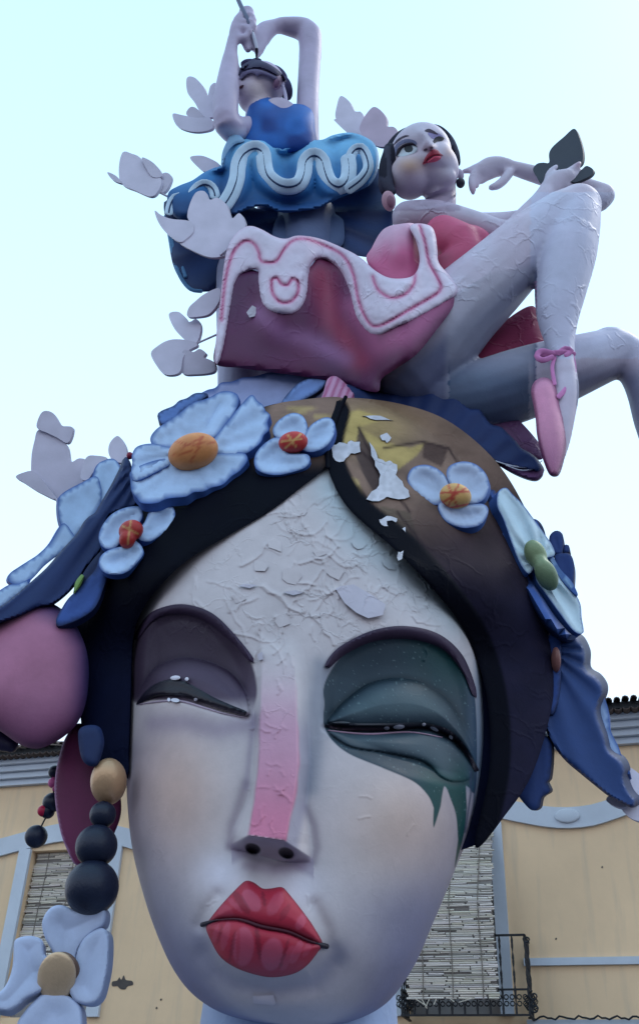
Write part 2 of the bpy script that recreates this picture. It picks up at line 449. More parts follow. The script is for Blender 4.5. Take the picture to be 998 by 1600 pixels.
# cornice: stepped mouldings
V, F = merge([fbox(SL-.05, SR+.05, .003, .08+.07*i, zc+.09*i, zc+.09*(i+1)-.004) for i in range(4)])
mesh_obj('cornice', V, F, M_TRIM, B, smooth=False)
V, F = fbox(SL-.1, SR+.1, .003, .40, zc+.37, zc+.46)
mesh_obj('gutter', V, F, M_IRON, B, smooth=False)
# roof: barrel tiles in rows
RS = .34
V, F = merge([(np.array([FP(s, o, z) for s, o, z in [(SL, .40, zc+.404), (SR, .40, zc+.404), (SR, -4.4, zc+.404+4.8*RS), (SL, -4.4, zc+.404+4.8*RS), (SL, .40, zc+.43), (SR, .40, zc+.43), (SR, -4.4, zc+.43+4.8*RS), (SL, -4.4, zc+.43+4.8*RS)]]),
                [(3, 2, 1, 0), (4, 5, 6, 7), (0, 1, 5, 4), (1, 2, 6, 5), (2, 3, 7, 6), (3, 0, 4, 7)]),
               (np.array([FP(s, o, z) for s, o, z in [(SL, -9.3, zc+.41), (SR, -9.3, zc+.41), (SR, -4.41, zc+.43+4.8*RS), (SL, -4.41, zc+.43+4.8*RS)]]), [(0, 1, 2, 3)])])
roof = mesh_obj('roof', V, F, M_TILE, B, smooth=False)
tg = []
rs = random.Random(3)
for row in range(9):
    o1 = .52-row*.5; z1 = zc+.47+(.40-o1)*RS+.01
    s = SL+.06
    while s < SR-.05:
        r = .046+rs.uniform(-.005, .005); dz = rs.uniform(-.012, .012)
        V = []
        for oo, zz in ((o1+rs.uniform(-.02, .02), z1+dz), (o1-.56, z1+dz+.56*RS)):
            for k in range(5):
                a = math.pi*k/4; V.append(FP(s+r*math.cos(a), oo, zz+r*math.sin(a)))
            for k in range(4, -1, -1):
                a = math.pi*k/4; V.append(FP(s+(r-.014)*math.cos(a), oo, zz+(r-.014)*math.sin(a)))
        tg.append((np.array(V), [(k, k+1, 11+k, 10+k) for k in range(9)]+[(9, 0, 10, 19)]+[(k, 9-k, 8-k, k+1) for k in range(4)]))
        s += .108
s = SL+.06
while s < SR-.05:
    V = []
    for oo in (.44+rs.uniform(-.015, .015), .2):
        for k in range(5): V.append(FP(s+.05*math.cos(math.pi*k/4), oo, zc+.365-.035*math.sin(math.pi*k/4)))
        for k in range(4, -1, -1): V.append(FP(s+.038*math.cos(math.pi*k/4), oo, zc+.365-.024*math.sin(math.pi*k/4)))
    tg.append((np.array(V), [(k, k+1, 11+k, 10+k) for k in range(9)]+[(9, 0, 10, 19)]+[(k, 9-k, 8-k, k+1) for k in range(4)])); s += .108
V, F = merge(tg); t_ = mesh_obj('roof_tiles', V, F, M_TILE, B); t_['kind'] = 'stuff'
# window surrounds
def surround(s0, s1, z0, z1, w_, nm='window_frame'):
    V, F = fbox(s0-w_, s0-.001, .003, .06, z0, z1)
    fr = mesh_obj(nm, V, F, M_TRIM, B, smooth=False)
    V, F = fbox(s1+.001, s1+w_, .003, .06, z0, z1); mesh_obj(nm, V, F, M_TRIM, B, smooth=False)
    V, F = merge([fbox(s0-.003, s0+.06, -.32, -.24, z0, z1), fbox(s1-.06, s1+.003, -.32, -.24, z0, z1), fbox(s0+.06, s1-.06, -.32, -.24, z1-.06, z1+.003),
                  fbox((s0+s1)/2-.04, (s0+s1)/2+.04, -.32, -.245, z0, z1-.06), fbox(s0+.06, s1-.06, -.31, -.25, z0, z0+.5), fbox(s0+.06, s1-.06, -.31, -.25, z0+1.6, z0+1.66)])
    mesh_obj('door_frame', V, F, M_DOOR, fr, smooth=False)
    for a, b in ((s0+.06, (s0+s1)/2-.04), ((s0+s1)/2+.04, s1-.06)):
        V, F = fbox(a, b, -.29, -.28, z0+.5, z1-.06); mesh_obj('pane', V, F, M_GLASS, fr, smooth=False)
band_z = fpx(887, 1277)[1]
surround(wl[0], wl[1], zb, zwt+.02, .19)
surround(wr_[0], wr_[1], zb, fpx(778, 1285)[1], .16)
# curved white moulding with an oval boss
pts = [(-9.4, .0), (-7.0, .0)]
cL = [fpx(x, y) for x, y in ((-60, 1335), (-10, 1328), (40, 1315), (90, 1303), (130, 1300), (170, 1303), (204, 1311), (260, 1322))]
cR = [fpx(x, y) for x, y in ((560, 1250), (640, 1247), (740, 1256), (800, 1268), (850, 1277), (887, 1279), (925, 1275), (960, 1264), (1010, 1248), (1080, 1240))]
V, F = fstrip([(-9.4, cL[0][1])]+cL+[(a, b) for a, b in [((cL[-1][0]+cR[0][0])/2, (cL[-1][1]+cR[0][1])/2-.0)]]+cR+[(9.4, cR[-1][1])], .135, .004, .05)
mesh_obj('curved_moulding', V, F, M_TRIM, B, angle=30)
s_, z_ = fpx(886, 1277)
V = []; n = 20
for oo, r in ((.052, 1.0), (.075, .96), (.085, .8)):
    for k in range(n): V.append(FP(s_+.165*r*math.cos(2*math.pi*k/n), oo, z_+.095*r*math.sin(2*math.pi*k/n)))
F = [(i*n+k, i*n+(k+1) % n, (i+1)*n+(k+1) % n, (i+1)*n+k) for i in range(2) for k in range(n)]+[tuple(range(2*n, 3*n)), tuple(reversed(range(n)))]
mesh_obj('oval_boss', np.array(V), F, M_TRIM, B)
V, F = fbox(fpx(818, 1503)[0], SR, .003, .045, z502-.04, z502+.045)
mesh_obj('string_course', V, F, M_TRIM, B, smooth=False)
V, F = fbox(SL, wl[0]-.22, .003, .03, fpx(10, 1526)[1]-.02, fpx(10, 1526)[1]+.02)
mesh_obj('string_course', V, F, M_WALL, B, smooth=False)
V, F = merge([fbox(fpx(823, 1596)[0], SR, .003, .05, fpx(900, 1598)[1]-.12, fpx(900, 1597)[1]+.02)])
mesh_obj('string_course', V, F, M_TRIM, B, smooth=False)
# cable on the facade
def polyw(pw, r, seg=6):
    V = []; F = []
    pw = np.asarray(pw, float); T = np.gradient(pw, axis=0); T /= np.linalg.norm(T, axis=1, keepdims=True)+1e-12
    for p, t in zip(pw, T):
        a = np.array([0, 0, 1.]) if abs(t[2]) < .9 else SA
        e1 = np.cross(t, a); e1 /= np.linalg.norm(e1); e2 = np.cross(t, e1)
        for k in range(seg): V.append(p+r*(e1*math.cos(2*math.pi*k/seg)+e2*math.sin(2*math.pi*k/seg)))
    n = len(pw)
    for i in range(n-1):
        for k in range(seg): F.append((i*seg+k, i*seg+(k+1) % seg, (i+1)*seg+(k+1) % seg, (i+1)*seg+k))
    F += [tuple(range(seg)), tuple(reversed(range((n-1)*seg, n*seg)))]
    return np.array(V), F
cs = []
for x in np.linspace(826, 1060, 40):
    s, z = fpx(x, 1592+2.2*math.sin(x*.22)+1.5*math.sin(x*.61)); cs.append(FP(s, .09, z))
V, F = polyw(cs, .012); mesh_obj('cable', V, F, M_IRON, B)
zz = fpx(10, 1526)[1]-.03
# bare patch where the plaster came off
def fpatch(pts, o0, o1):
    c = crom(pts, True, 2)[:, :2]; q = [fpx(*a) for a in c]; n = len(q)
    V = [FP(s, o0, z) for s, z in q]+[FP(s, o1, z) for s, z in q]
    return np.array(V), [tuple(range(n)), tuple(range(2*n-1, n-1, -1))]+[(i, (i+1) % n, n+(i+1) % n, n+i) for i in range(n)]
V, F = fpatch([(176, 1534), (184, 1532), (187, 1527), (190, 1531), (194, 1524), (197, 1531), (207, 1533), (208, 1539), (200, 1541), (196, 1546), (188, 1545), (184, 1541), (176, 1541)], .002, .006)
mesh_obj('bare_patch', V, F, M_STONE, B, smooth=False)
for i, (x, y) in enumerate(((940, 1355), (868, 1467), (252, 1562), (245, 1575), (1010, 1430))):
    V, F = fpatch(ell(x, y, 1.4, 1.9, 20, 7), .002, .005); mesh_obj('bare_patch', V, F, M_STONE, B, smooth=False)

# balcony: slab, posts, twisted balusters, rails
s0 = fpx(628, 1588, .5)[0]; s1 = fpx(818, 1462, .5)[0]; OB = .5
zt = fpx(800, 1461, OB)[1]; zm = fpx(800, 1546, OB)[1]; zl = fpx(800, 1586, OB)[1]
BAL = thing('balcony', 'small wrought iron balcony with twisted black balusters below the right reed blind', 'balcony', FP((s0+s1)/2, 0, zl-.2))
V, F = merge([fbox(s0-.04, s1+.04, -.0, OB+.04, zl-.16, zl-.10), fbox(s0, s1, .0, OB, zl-.2, zl-.162)])
mesh_obj('slab', V, F, M_STONE, BAL, smooth=False)
for z in (zt, zm, zl):
    V, F = bar_geo(FP(s0, OB, z), FP(s1, OB, z), .04 if z == zt else .025, .02); mesh_obj('front_rail', V, F, M_IRON, BAL, smooth=False)
for s in (s0, s1):
    for z in (zt, zm, zl):
        V, F = bar_geo(FP(s, OB+.012, z), FP(s, .02, z), .03, .018); mesh_obj('side_rail', V, F, M_IRON, BAL, smooth=False)
def baluster(s, o, twist=True):
    pw = [FP(s, o, z) for z in np.linspace(zl, zt, 28)]
    V = []; F = []
    for i, p in enumerate(pw):
        a0 = i*.55; r = .013*(1.0+.35*math.sin(i*1.1))
        for k in range(4): V.append(p+SA*r*math.cos(a0+k*math.pi/2)+ON*r*math.sin(a0+k*math.pi/2))
    for i in range(len(pw)-1):
        for k in range(4): F.append((4*i+k, 4*i+(k+1) % 4, 4*i+4+(k+1) % 4, 4*i+4+k))
    ball2 = []
    zk = (zm+zl)/2+.02
    for dx, dz_ in ((-.04, .035), (.04, .035), (-.04, -.035), (.04, -.035)):     # quatrefoil scrolls
        c = [FP(s+dx+.026*math.cos(t), o, zk+dz_+.026*math.sin(t)) for t in np.linspace(0, 2*math.pi, 9)]
        ball2.append(polyw(c, .008, 5))
    V, F = merge([(np.array(V), F)]+ball2)
    return mesh_obj('baluster', V, F, M_IRON, BAL)
n = 11
for i in range(n): baluster(s0+(s1-s0)*i/(n-1), OB)
for i in range(1, 4): baluster(s1, OB*(1-i/4))
for i in range(1, 4): baluster(s0, OB*(1-i/4))
# curled corner end of the handrail and scrolls beside the corner post
for c0, rr, nm in ((FP(s1+.03, OB, zt-.05), .05, 'rail_curl'), (FP(s1+.06, OB, zm-.07), .06, 'scroll'), (FP(s1+.06, OB, zm-.20), .06, 'scroll')):
    pw = [c0+SA*rr*(1-.06*k)*math.cos(k*.6+1.8)*1+np.array([0, 0, 1])*rr*(1-.06*k)*math.sin(k*.6+1.8) for k in range(14)]
    V, F = polyw(pw, .011); mesh_obj(nm, V, F, M_IRON, BAL)

# reed blinds
def reed_mat():
    m = bpy.data.materials.new('reed'); m.use_nodes = True; n = m.node_tree; N = n.nodes; L = n.links; b = N['Principled BSDF']
    at = N.new('ShaderNodeAttribute'); at.attribute_name = 'Col'; L.new(at.outputs['Color'], b.inputs['Base Color']); b.inputs['Roughness'].default_value = .75
    return m
M_REED = reed_mat()
def blind(label, s0, s1, zt_, zb_, o_t, o_b, seed, pale, fk=1.0):
    t = thing('reed_blind', label, 'blind', FP((s0+s1)/2, 0, zb_))
    rr = random.Random(seed); gv = []; gc = []
    H = zt_-zb_; z = 0.0; sl_ = []
    def at(f): return o_t+(o_b-o_t)*min(1.0, f/fk)
    # dark woven mat behind the reeds
    zk = zt_-(zt_-zb_)*fk
    lv = [(zt_, o_t), (zk, o_b), (zb_, o_b)] if fk < 1 else [(zt_, o_t), (zb_, o_b)]
    V = np.array([FP(s, o-e, z) for e in (.014, .008) for z, o in lv for s in (s0+.01, s1-.01)]); m_ = len(lv); k_ = 2*m_
    F = []
    for i in range(m_-1): F += [(2*i, 2*i+1, 2*i+3, 2*i+2), (k_+2*i, k_+2*i+2, k_+2*i+3, k_+2*i+1), (2*i, 2*i+2, k_+2*i+2, k_+2*i), (2*i+1, k_+2*i+1, k_+2*i+3, 2*i+3)]
    F += [(0, k_, k_+1, 1), (k_-2, k_-1, 2*k_-1, 2*k_-2)]
    mesh_obj('mat', V, F, M_REED, t, lin((122, 114, 108)), smooth=False)
    while z < H:
        h = rr.uniform(.016, .028); s = s0+rr.uniform(-.03, .02)
        while s < s1-.02:
            ln = rr.uniform(.12, .55); e = min(s+ln, s1+rr.uniform(-.03, .02))
            if rr.random() > pale:
                f = z/H; o = at(f); zz = zt_-z; tz = rr.uniform(-.005, .005); g0 = rr.uniform(0, .006)
                V = np.array([FP(a, oo+g0, z2) for a, dz2 in ((s, 0), (e, tz)) for oo, z2 in ((o, zz+dz2), (o+.011, zz-h*.45+dz2), (o, zz-h*.9+dz2), (o-.004, zz-h*.45+dz2))])
                gv.append((V, [(0, 1, 5, 4), (1, 2, 6, 5), (2, 3, 7, 6), (3, 0, 4, 7), (0, 3, 2, 1), (4, 5, 6, 7)]))
                c = lin((236, 228, 220))*rr.uniform(.7, 1.0)*np.array([1, rr.uniform(.95, 1), rr.uniform(.86, 1)])
                if rr.random() < .09: c = c*.5
                gc += [c]*8
            s = e+rr.uniform(.0, .03)
        z += h
    V, F = merge(gv); r = mesh_obj('reeds', V, F, M_REED, t, np.array(gc), smooth=False); r['kind'] = 'stuff'
    k = max(3, int((s1-s0)/.33))
    for i in range(k):
        s = s0+(s1-s0)*(i+.5)/k
        V, F = polyw([FP(s+.008*math.sin(f*9), at(f)+.016, zt_-H*f) for f in np.linspace(0, 1, 20)], .006, 5)
        mesh_obj('binding_cord', V, F, M_REED, t, lin((120, 110, 100)))
    for i in range(6):
        s = s0+(s1-s0)*rr.random(); V, F = polyw([FP(s, o_b, zb_+.01), FP(s+rr.uniform(-.2, .2), o_b+.03, zb_-rr.uniform(.03, .12))], .007, 5)
        mesh_obj('loose_reed', V, F, M_REED, t, lin((190, 180, 165)))
    return t
blind('weathered reed blind with dark gaps, in the left window beyond the bead earring', wl[0]+.02, wl[1]-.02, zwt-.01, zb+.35, -.12, -.06, 5, .2)
blind('long pale reed blind hung over the balcony rail at the right window', fpx(637, 1500, .56)[0], fpx(775, 1500, .56)[0], fpx(760, 1287, .1)[1], fpx(715, 1560, .57)[1], .09, .57, 9, .05, .5)

# ================================================================== giant head
HB = P(468, 1600, .0); HB[2] = 0
HEAD = thing('giant_head', 'giant pale female head with red lips, one green painted eye and dark glossy hair', 'sculpture', HB)
SKIN = lin((198, 189, 192))
def hairoff(x, y):
    return -1.14*np.sqrt(np.clip(1-((x-490)/382.)**2-((y-1130)/516.)**2, 0, 1))-.03
def hairlow(x, y):
    o = hairoff(x, y); return o*(1-ss(880, 1040, y))+ss(880, 1040, y)*(.32*o-.02)
XL = crom([(430, 600), (330, 680), (265, 770), (226, 880), (209, 970), (204, 1040), (203, 1090), (200, 1170), (198, 1230), (206, 1320), (225, 1400), (248, 1466), (273, 1518), (303, 1555), (345, 1582), (400, 1597), (470, 1605)], False, 4)
XR = crom([(480, 600), (600, 680), (675, 770), (718, 880), (741, 970), (753, 1040), (758, 1110), (756, 1190), (740, 1280), (708, 1365), (677, 1440), (645, 1512), (606, 1565), (560, 1592), (515, 1602), (470, 1606)], False, 4)
xl = lambda y: np.interp(y, XL[:, 1], XL[:, 0]); xr = lambda y: np.interp(y, XR[:, 1], XR[:, 0])
SOCK_L = crom([(207, 1095), (207, 1040), (212, 1000), (225, 972), (243, 955), (284, 944), (328, 957), (362, 988), (390, 1028), (401, 1066), (400, 1095), (388, 1122), (345, 1116), (300, 1103), (270, 1095), (235, 1095)], True, 5)
LID_L = crom([(216, 1099), (224, 1070), (240, 1046), (262, 1034), (290, 1028), (325, 1034), (358, 1050), (380, 1075), (388, 1100), (386, 1119), (350, 1110), (320, 1098), (285, 1087), (250, 1087)], True, 5)
LASH_L = [(213, 1101), (224, 1084), (240, 1070), (262, 1062), (284, 1063), (310, 1076), (335, 1090), (360, 1101), (386, 1112), (383, 1118), (346, 1108), (315, 1097), (284, 1089), (253, 1088), (230, 1094)]
SOCK_R = crom([(506, 1042), (533, 1008), (582, 986), (632, 980), (682, 992), (719, 1023), (738, 1066), (748, 1120), (752, 1203), (735, 1235), (712, 1232), (690, 1228), (645, 1215), (595, 1196), (545, 1176), (514, 1153), (500, 1128), (499, 1100), (501, 1070)], True, 5)
GREEN = crom([(506, 1100), (505, 1075), (515, 1050), (540, 1018), (582, 998), (632, 988), (685, 1000), (722, 1035), (738, 1070), (744, 1120), (745, 1203), (741, 1240), (733, 1232), (728, 1228), (729, 1262), (725, 1300), (710, 1356), (715, 1312), (712, 1275), (704, 1250), (694, 1229), (688, 1260), (677, 1293), (677, 1262), (668, 1243), (645, 1221), (595, 1199), (545, 1178), (517, 1155), (505, 1130)], True, 4, sharp=(14, 17, 21, 23))
LID_R = crom([(514, 1130), (526, 1108), (545, 1090), (570, 1072), (595, 1063), (625, 1060), (657, 1066), (682, 1080), (702, 1098), (718, 1122), (733, 1155), (742, 1190), (728, 1172), (707, 1153), (669, 1136), (620, 1138), (558, 1138)], True, 5)
LOW_R = crom([(512, 1140), (558, 1144), (620, 1143), (669, 1141), (705, 1158), (728, 1185), (735, 1215), (712, 1222), (690, 1215), (660, 1190), (600, 1176), (545, 1166)], True, 5)
LASH_R = [(508, 1134), (530, 1127), (560, 1130), (600, 1130), (640, 1129), (672, 1131), (700, 1140), (720, 1158), (736, 1182), (748, 1204), (742, 1206), (728, 1180), (706, 1156), (669, 1139), (620, 1141), (558, 1142), (530, 1140)]
NF = lambda x: np.interp(x, [350, 362, 389, 443, 488, 500], [1322, 1319, 1305, 1313, 1341, 1346])
NA = lambda y: np.interp(y, [985, 1013, 1194, 1250, 1306, 1330], [412, 411, 405, 398, 389, 388]); NB_ = lambda y: np.interp(y, [985, 1050, 1194, 1247, 1318, 1345], [448, 460, 465, 459, 443, 441])
RIDG = []
_r2 = random.Random(12)
def _rw(x, y, a, n, st, wob):
    q = [(x, y)]
    for _ in range(n):
        a += _r2.uniform(-wob, wob); x += st*math.cos(a); y += st*math.sin(a); q.append((x, y))
    return q
for _ in range(60):
    x = _r2.gauss(470, 75); y = _r2.uniform(775, 1010)
    if y < 850 and abs(x-500) > 70: x = 500+_r2.uniform(-60, 60)
    RIDG.append((_rw(x, y, _r2.uniform(0, 6.3), _r2.randint(2, 6), 13, .8), _r2.uniform(.006, .013), _r2.uniform(2.2, 4)))
for _ in range(30):
    x = _r2.gauss(640, 45); y = 905+(x-620)*.75+_r2.uniform(-35, 45)
    RIDG.append((_rw(x, y, _r2.uniform(.2, 1.2), _r2.randint(2, 5), 11, .9), _r2.uniform(.005, .011), _r2.uniform(2, 3.5)))
for _ in range(22):
    y = _r2.uniform(1010, 1310); x = 425+_r2.uniform(-18, 26)
    RIDG.append((_rw(x, y, _r2.choice([.3, 2.8, 1.2, 2.2]), _r2.randint(1, 4), 8, 1.1), _r2.uniform(.004, .008), _r2.uniform(1.8, 3)))
for x, y, a in ((468, 1300, 1), (562, 1245, .5), (560, 1280, .6), (645, 1290, 2.6), (480, 1400, 1.2), (490, 1408, 1.1), (332, 1416, 2.5), (340, 1408, 2.4), (250, 1328, .2)):
    RIDG.append((_rw(x, y, a, 3, 6, .9), .004, 2.2))
def dome(x, y, poly, w, h):
    d = np.clip(-sdp(x, y, poly)/w, 0, 1); return h*np.sqrt(1-(1-d)**2)
def relf(x, y):
    """features in metres towards the square"""
    G = np.zeros_like(x)
    # brow ridges and sockets
    for S, dep in ((SOCK_L, .15), (SOCK_R, .15)):
        d = -sdp(x, y, S); G -= dep*ss(-3, 26, d)*(.55+.45*ss(0, 70, d))
    G += .05*np.exp(-((y-955)/60.)**2)*np.exp(-((x-290)/110.)**2)+.05*np.exp(-((y-985)/60.)**2)*np.exp(-((x-640)/110.)**2)
    G += dome(x, y, LID_L, 42, .10)+dome(x, y, LID_R, 46, .14)
    G += dome(x, y, LOW_R, 26, .07)
    G -= .035*np.exp(-(dline(x, y, [(213, 1100), (240, 1090), (284, 1091), (320, 1102), (386, 1120)])/5)**2)
    G -= .035*np.exp(-(dline(x, y, [(508, 1137), (558, 1141), (620, 1141), (669, 1139), (707, 1156), (744, 1203)])/5)**2)
    # cheeks
    G += .05*np.exp(-((x-285)/80.)**2-((y-1210)/90.)**2)+.06*np.exp(-((x-620)/90.)**2-((y-1270)/90.)**2)
    # nose
    t = np.clip((y-985)/(1308-985.), 0, 1.15)
    a, b = NA(y), NB_(y)
    wl_ = 10+19*ss(1240, 1312, y); wr2 = 20+26*ss(1240, 1338, y)
    prof = np.where(x < a, ss(0, 1, 1-(a-x)/wl_)*.35+.65*np.clip(1-(a-x)/wl_, 0, 1), np.where(x > b, .65*np.clip(1-(x-b)/wr2, 0, 1)+.35*ss(0, 1, 1-(x-b)/wr2), 1.0))
    hN = (.015+.40*np.clip(t, 0, 1)**1.25)*ss(0, .12, t)
    yf = NF(x); und = np.clip((y-yf)/np.interp(x, [362, 389, 443, 488], [9, 26, 34, 7]), 0, 1)
    G += prof*hN*(1-und)
    for cx, cy, rx, ry, an in ((396, 1326, 11, 7, .25), (448, 1333, 11, 7.5, .35)):
        dx = (x-cx)*math.cos(an)+(y-cy)*math.sin(an); dy = -(x-cx)*math.sin(an)+(y-cy)*math.cos(an)
        G -= .07*np.exp(-((dx/rx)**2+(dy/ry)**2)**2)
    # mouth mound, philtrum, chin trough
    G += .10*np.exp(-((x-413)/85.)**2-((y-1440)/75.)**2)-.03*np.exp(-((x-405)/16.)**2-((y-1362)/18.)**2)
    G -= .045*np.exp(-(dline(x, y, [(322, 1492), (340, 1516), (370, 1535), (430, 1547), (490, 1535), (518, 1505)])/20)**2)
    G += .07*np.exp(-((x-430)/120.)**2-((y-1580)/28.)**2)
    G -= .025*np.exp(-(dline(x, y, [(312, 1445), (322, 1425), (340, 1400)])/12)**2)+.025*np.exp(-(dline(x, y, [(516, 1480), (508, 1450), (490, 1415)])/12)**2)
    return G
def faceoff(x, y, ridges=False):
    x = np.asarray(x, float); y = np.asarray(y, float)
    a, b = xl(y), xr(y); c = (a+b)/2; hw = np.maximum((b-a)/2, 1)
    u = np.clip(np.abs((x-c)/hw), 0, 1)
    V = np.sqrt(np.clip(1-np.clip((y-1330)/276., 0, 1)**3.2, 0, 1))*np.sqrt(np.clip(1-np.clip((1000-y)/338., 0, 1)**3, 0, 1))
    o = -.98*np.sqrt(np.clip(1-u**2.5, 0, 1))*V
    fade = ss(0, .16, 1-u)
    o = o-relf(x, y)*fade
    if ridges:
        for q, h, w_ in RIDG:
            qa = np.array(q); m = (x > qa[:, 0].min()-14) & (x < qa[:, 0].max()+14) & (y > qa[:, 1].min()-14) & (y < qa[:, 1].max()+14)
            if not m.any(): continue
            d = dline(x[m], y[m], q); sgn = (y[m]-np.interp(x[m], *(zip(*sorted(q)))) > 0)
            o[m] -= .85*h*np.exp(-(d/np.where(sgn, w_*.32, w_*1.15))**2)
    return o
def face_paint(x, y):
    C = np.broadcast_to(SKIN, (len(x), 3)).copy()
    # airbrushed blush and cool tints, with chin shading put into the colour
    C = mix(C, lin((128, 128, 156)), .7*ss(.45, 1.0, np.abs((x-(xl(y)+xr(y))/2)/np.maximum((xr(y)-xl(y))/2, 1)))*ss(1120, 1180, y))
    C = mix(C, lin((208, 174, 158)), .75*np.exp(-((x-275)/70.)**2-((y-1235)/115.)**2))
    C = mix(C, lin((202, 174, 160)), .75*np.exp(-((x-625)/95.)**2-((y-1285)/85.)**2))
    C = mix(C, lin((152, 180, 190)), .55*np.exp(-(dline(x, y, [(520, 760), (560, 830), (640, 890), (715, 960)])/34)**2))
    C = mix(C, lin((104, 110, 152)), .75*ss(.35, 1.0, np.abs((x-(xl(y)+xr(y))/2)/np.maximum((xr(y)-xl(y))/2, 1))**2)*ss(1380, 1520, y))  # chin and jaw sides darkened as painted shading
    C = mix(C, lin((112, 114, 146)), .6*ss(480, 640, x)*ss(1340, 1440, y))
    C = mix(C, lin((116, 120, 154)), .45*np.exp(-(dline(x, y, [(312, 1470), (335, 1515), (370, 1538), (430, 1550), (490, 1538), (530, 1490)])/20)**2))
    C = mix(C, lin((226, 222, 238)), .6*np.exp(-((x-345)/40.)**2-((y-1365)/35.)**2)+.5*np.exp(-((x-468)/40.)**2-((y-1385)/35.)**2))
    # violet line round the nose and wings; side shade put into the colour
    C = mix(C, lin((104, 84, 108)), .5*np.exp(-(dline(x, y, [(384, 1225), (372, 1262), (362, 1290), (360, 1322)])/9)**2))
    C = mix(C, lin((104, 84, 108)), .5*np.exp(-(dline(x, y, [(478, 1262), (491, 1290), (495, 1325), (489, 1347), (430, 1352), (392, 1340), (360, 1322)])/7.5)**2))
    C = mix(C, lin((140, 128, 150)), .5*np.exp(-(dline(x, y, [(397, 1120), (390, 1180), (384, 1230)])/6)**2))  # shade left of the nose, painted in
    C = mix(C, lin((120, 104, 132)), .55*np.exp(-(dline(x, y, [(395, 1130), (340, 1140), (290, 1128), (240, 1130)])/20)**2))
    C = mix(C, lin((138, 136, 158)), .7*ss(-2, 3, x-NB_(y))*ss(30, 16, x-NB_(y))*ss(1090, 1160, y)*ss(1345, 1335, y))  # right nose wall greyed: shade painted into the skin colour
    # pink stripe down the nose
    t = np.clip((y-1000)/(1308-1000.), 0, 1); wob = 3*(vnoise(x, y, 22, 5)-.5)
    ins = ss(-5, 1, x-NA(y)-wob)*ss(-5, 1, NB_(y)-x+wob*1.6)*ss(1010, 1150, y)*ss(3, -3, y-NF(x))
    C = mix(C, mix(lin((186, 136, 160)), lin((182, 92, 126)), ss(1130, 1305, y)), .88*ins)
    # left eye: plum shadow
    d = -sdp(x, y, SOCK_L); m = ss(-2, 3, d)*ss(1135, 1085, y)
    pl = mix(lin((54, 40, 60)), lin((78, 64, 86)), ss(1010, 1090, y)*ss(230, 330, x))
    C = mix(C, pl, m*(.98-.35*ss(1085, 1118, y)*ss(300, 400, x)))
    d = -sdp(x, y, LID_L); C = mix(C, lin((86, 72, 94)), ss(0, 26, d)*.65*ss(1072, 1048, y))
    C = mix(C, lin((44, 32, 52)), .8*np.exp(-(sdp(x, y, LID_L)/7)**2)*ss(1100, 1060, y)*m)
    # right eye: green star
    d = -sdp(x, y, GREEN); m = ss(-1.0, 1.2, d)
    gr = mix(lin((48, 64, 76)), lin((4, 66, 66)), ss(600, 720, x)*ss(1120, 1000, y)+ss(620, 690, x)*ss(1165, 1230, y))
    gr = mix(gr, lin((40, 66, 92)), .8*ss(722, 742, x)*ss(1020, 1080, y))
    C = mix(C, gr, m)
    # grey veil left of the green eye
    d = -sdp(x, y, SOCK_R); C = mix(C, lin((112, 122, 140)), .7*ss(-6, 8, d)*(1-m))
    C = mix(C, lin((112, 122, 140)), .6*np.exp(-(dline(x, y, [(500, 1040), (492, 1100), (496, 1150), (486, 1230)])/15)**2)*(1-m))
    d = sdp(x, y, LID_R); C = mix(C, lin((24, 40, 50)), .85*np.exp(-(d/6)**2)*m*ss(1150, 1110, y))
    C = mix(C, lin((76, 96, 104)), .65*ss(2, 26, -d)*ss(1126, 1108, y))
    d = sdp(x, y, LOW_R); C = mix(C, lin((68, 84, 94)), .7*ss(0, 14, -d)*ss(720, 690, x))
    C = mix(C, lin((24, 40, 50)), .5*np.exp(-((d-2)/5)**2)*m*ss(1150, 1175, y)*(x > 560))
    n = vnoise(x, y, 2.6, 3); C = mix(C, lin((120, 146, 150)), .35*m*(n > .93))
    # face edge tint at the right temple (thin darker stripes)
    for pl_ in ([(742, 1206), (740, 1260), (730, 1310)], [(735, 1205), (735, 1240), (726, 1300)]):
        C = mix(C, lin((44, 58, 84)), .8*np.exp(-(dline(x, y, pl_)/1.8)**2))
    C = mix(C, lin((104, 122, 144)), .75*ss(734, 748, x)*ss(960, 1040, y)*(1-m))
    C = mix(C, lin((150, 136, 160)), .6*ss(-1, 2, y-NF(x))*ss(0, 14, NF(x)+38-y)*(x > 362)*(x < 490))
    C = mix(C, lin((150, 128, 152)), .5*np.exp(-(dline(x, y, [(385, 1352), (430, 1360), (470, 1356)])/9)**2))  # soft shadow under the nose, painted in
    # nostrils
    for cx, cy, rx, ry, an in ((395, 1326, 12.5, 8, .3), (447, 1333, 12.5, 8.5, .35)):
        dx = (x-cx)*math.cos(an)+(y-cy)*math.sin(an); dy = -(x-cx)*math.sin(an)+(y-cy)*math.cos(an)
        C = mix(C, lin((28, 20, 34)), ss(1.15, .85, np.sqrt((dx/rx)**2+(dy/ry)**2)))
    C = C*(1+.05*(vnoise(x, y, 40, 8)-.5)+.03*(vnoise(x, y, 9, 9)-.5))[:, None]
    return C
rows = np.concatenate([np.arange(640, 1560, 1.6), 1560+46*np.sin(np.linspace(0, math.pi/2, 36))])
uu = np.sin(np.linspace(-math.pi/2, math.pi/2, 380)*.985); uu = .25*uu+.75*np.linspace(-1, 1, 380); uu[0] = -1; uu[-1] = 1
yy = np.repeat(rows, len(uu)); U = np.tile(uu, len(rows))
aa, bb = xl(yy), xr(yy); xx = (aa+bb)/2+U*(bb-aa)/2
off = faceoff(xx, yy, True)
Vf = P(xx, yy, off); R_, W_ = len(rows), len(uu)
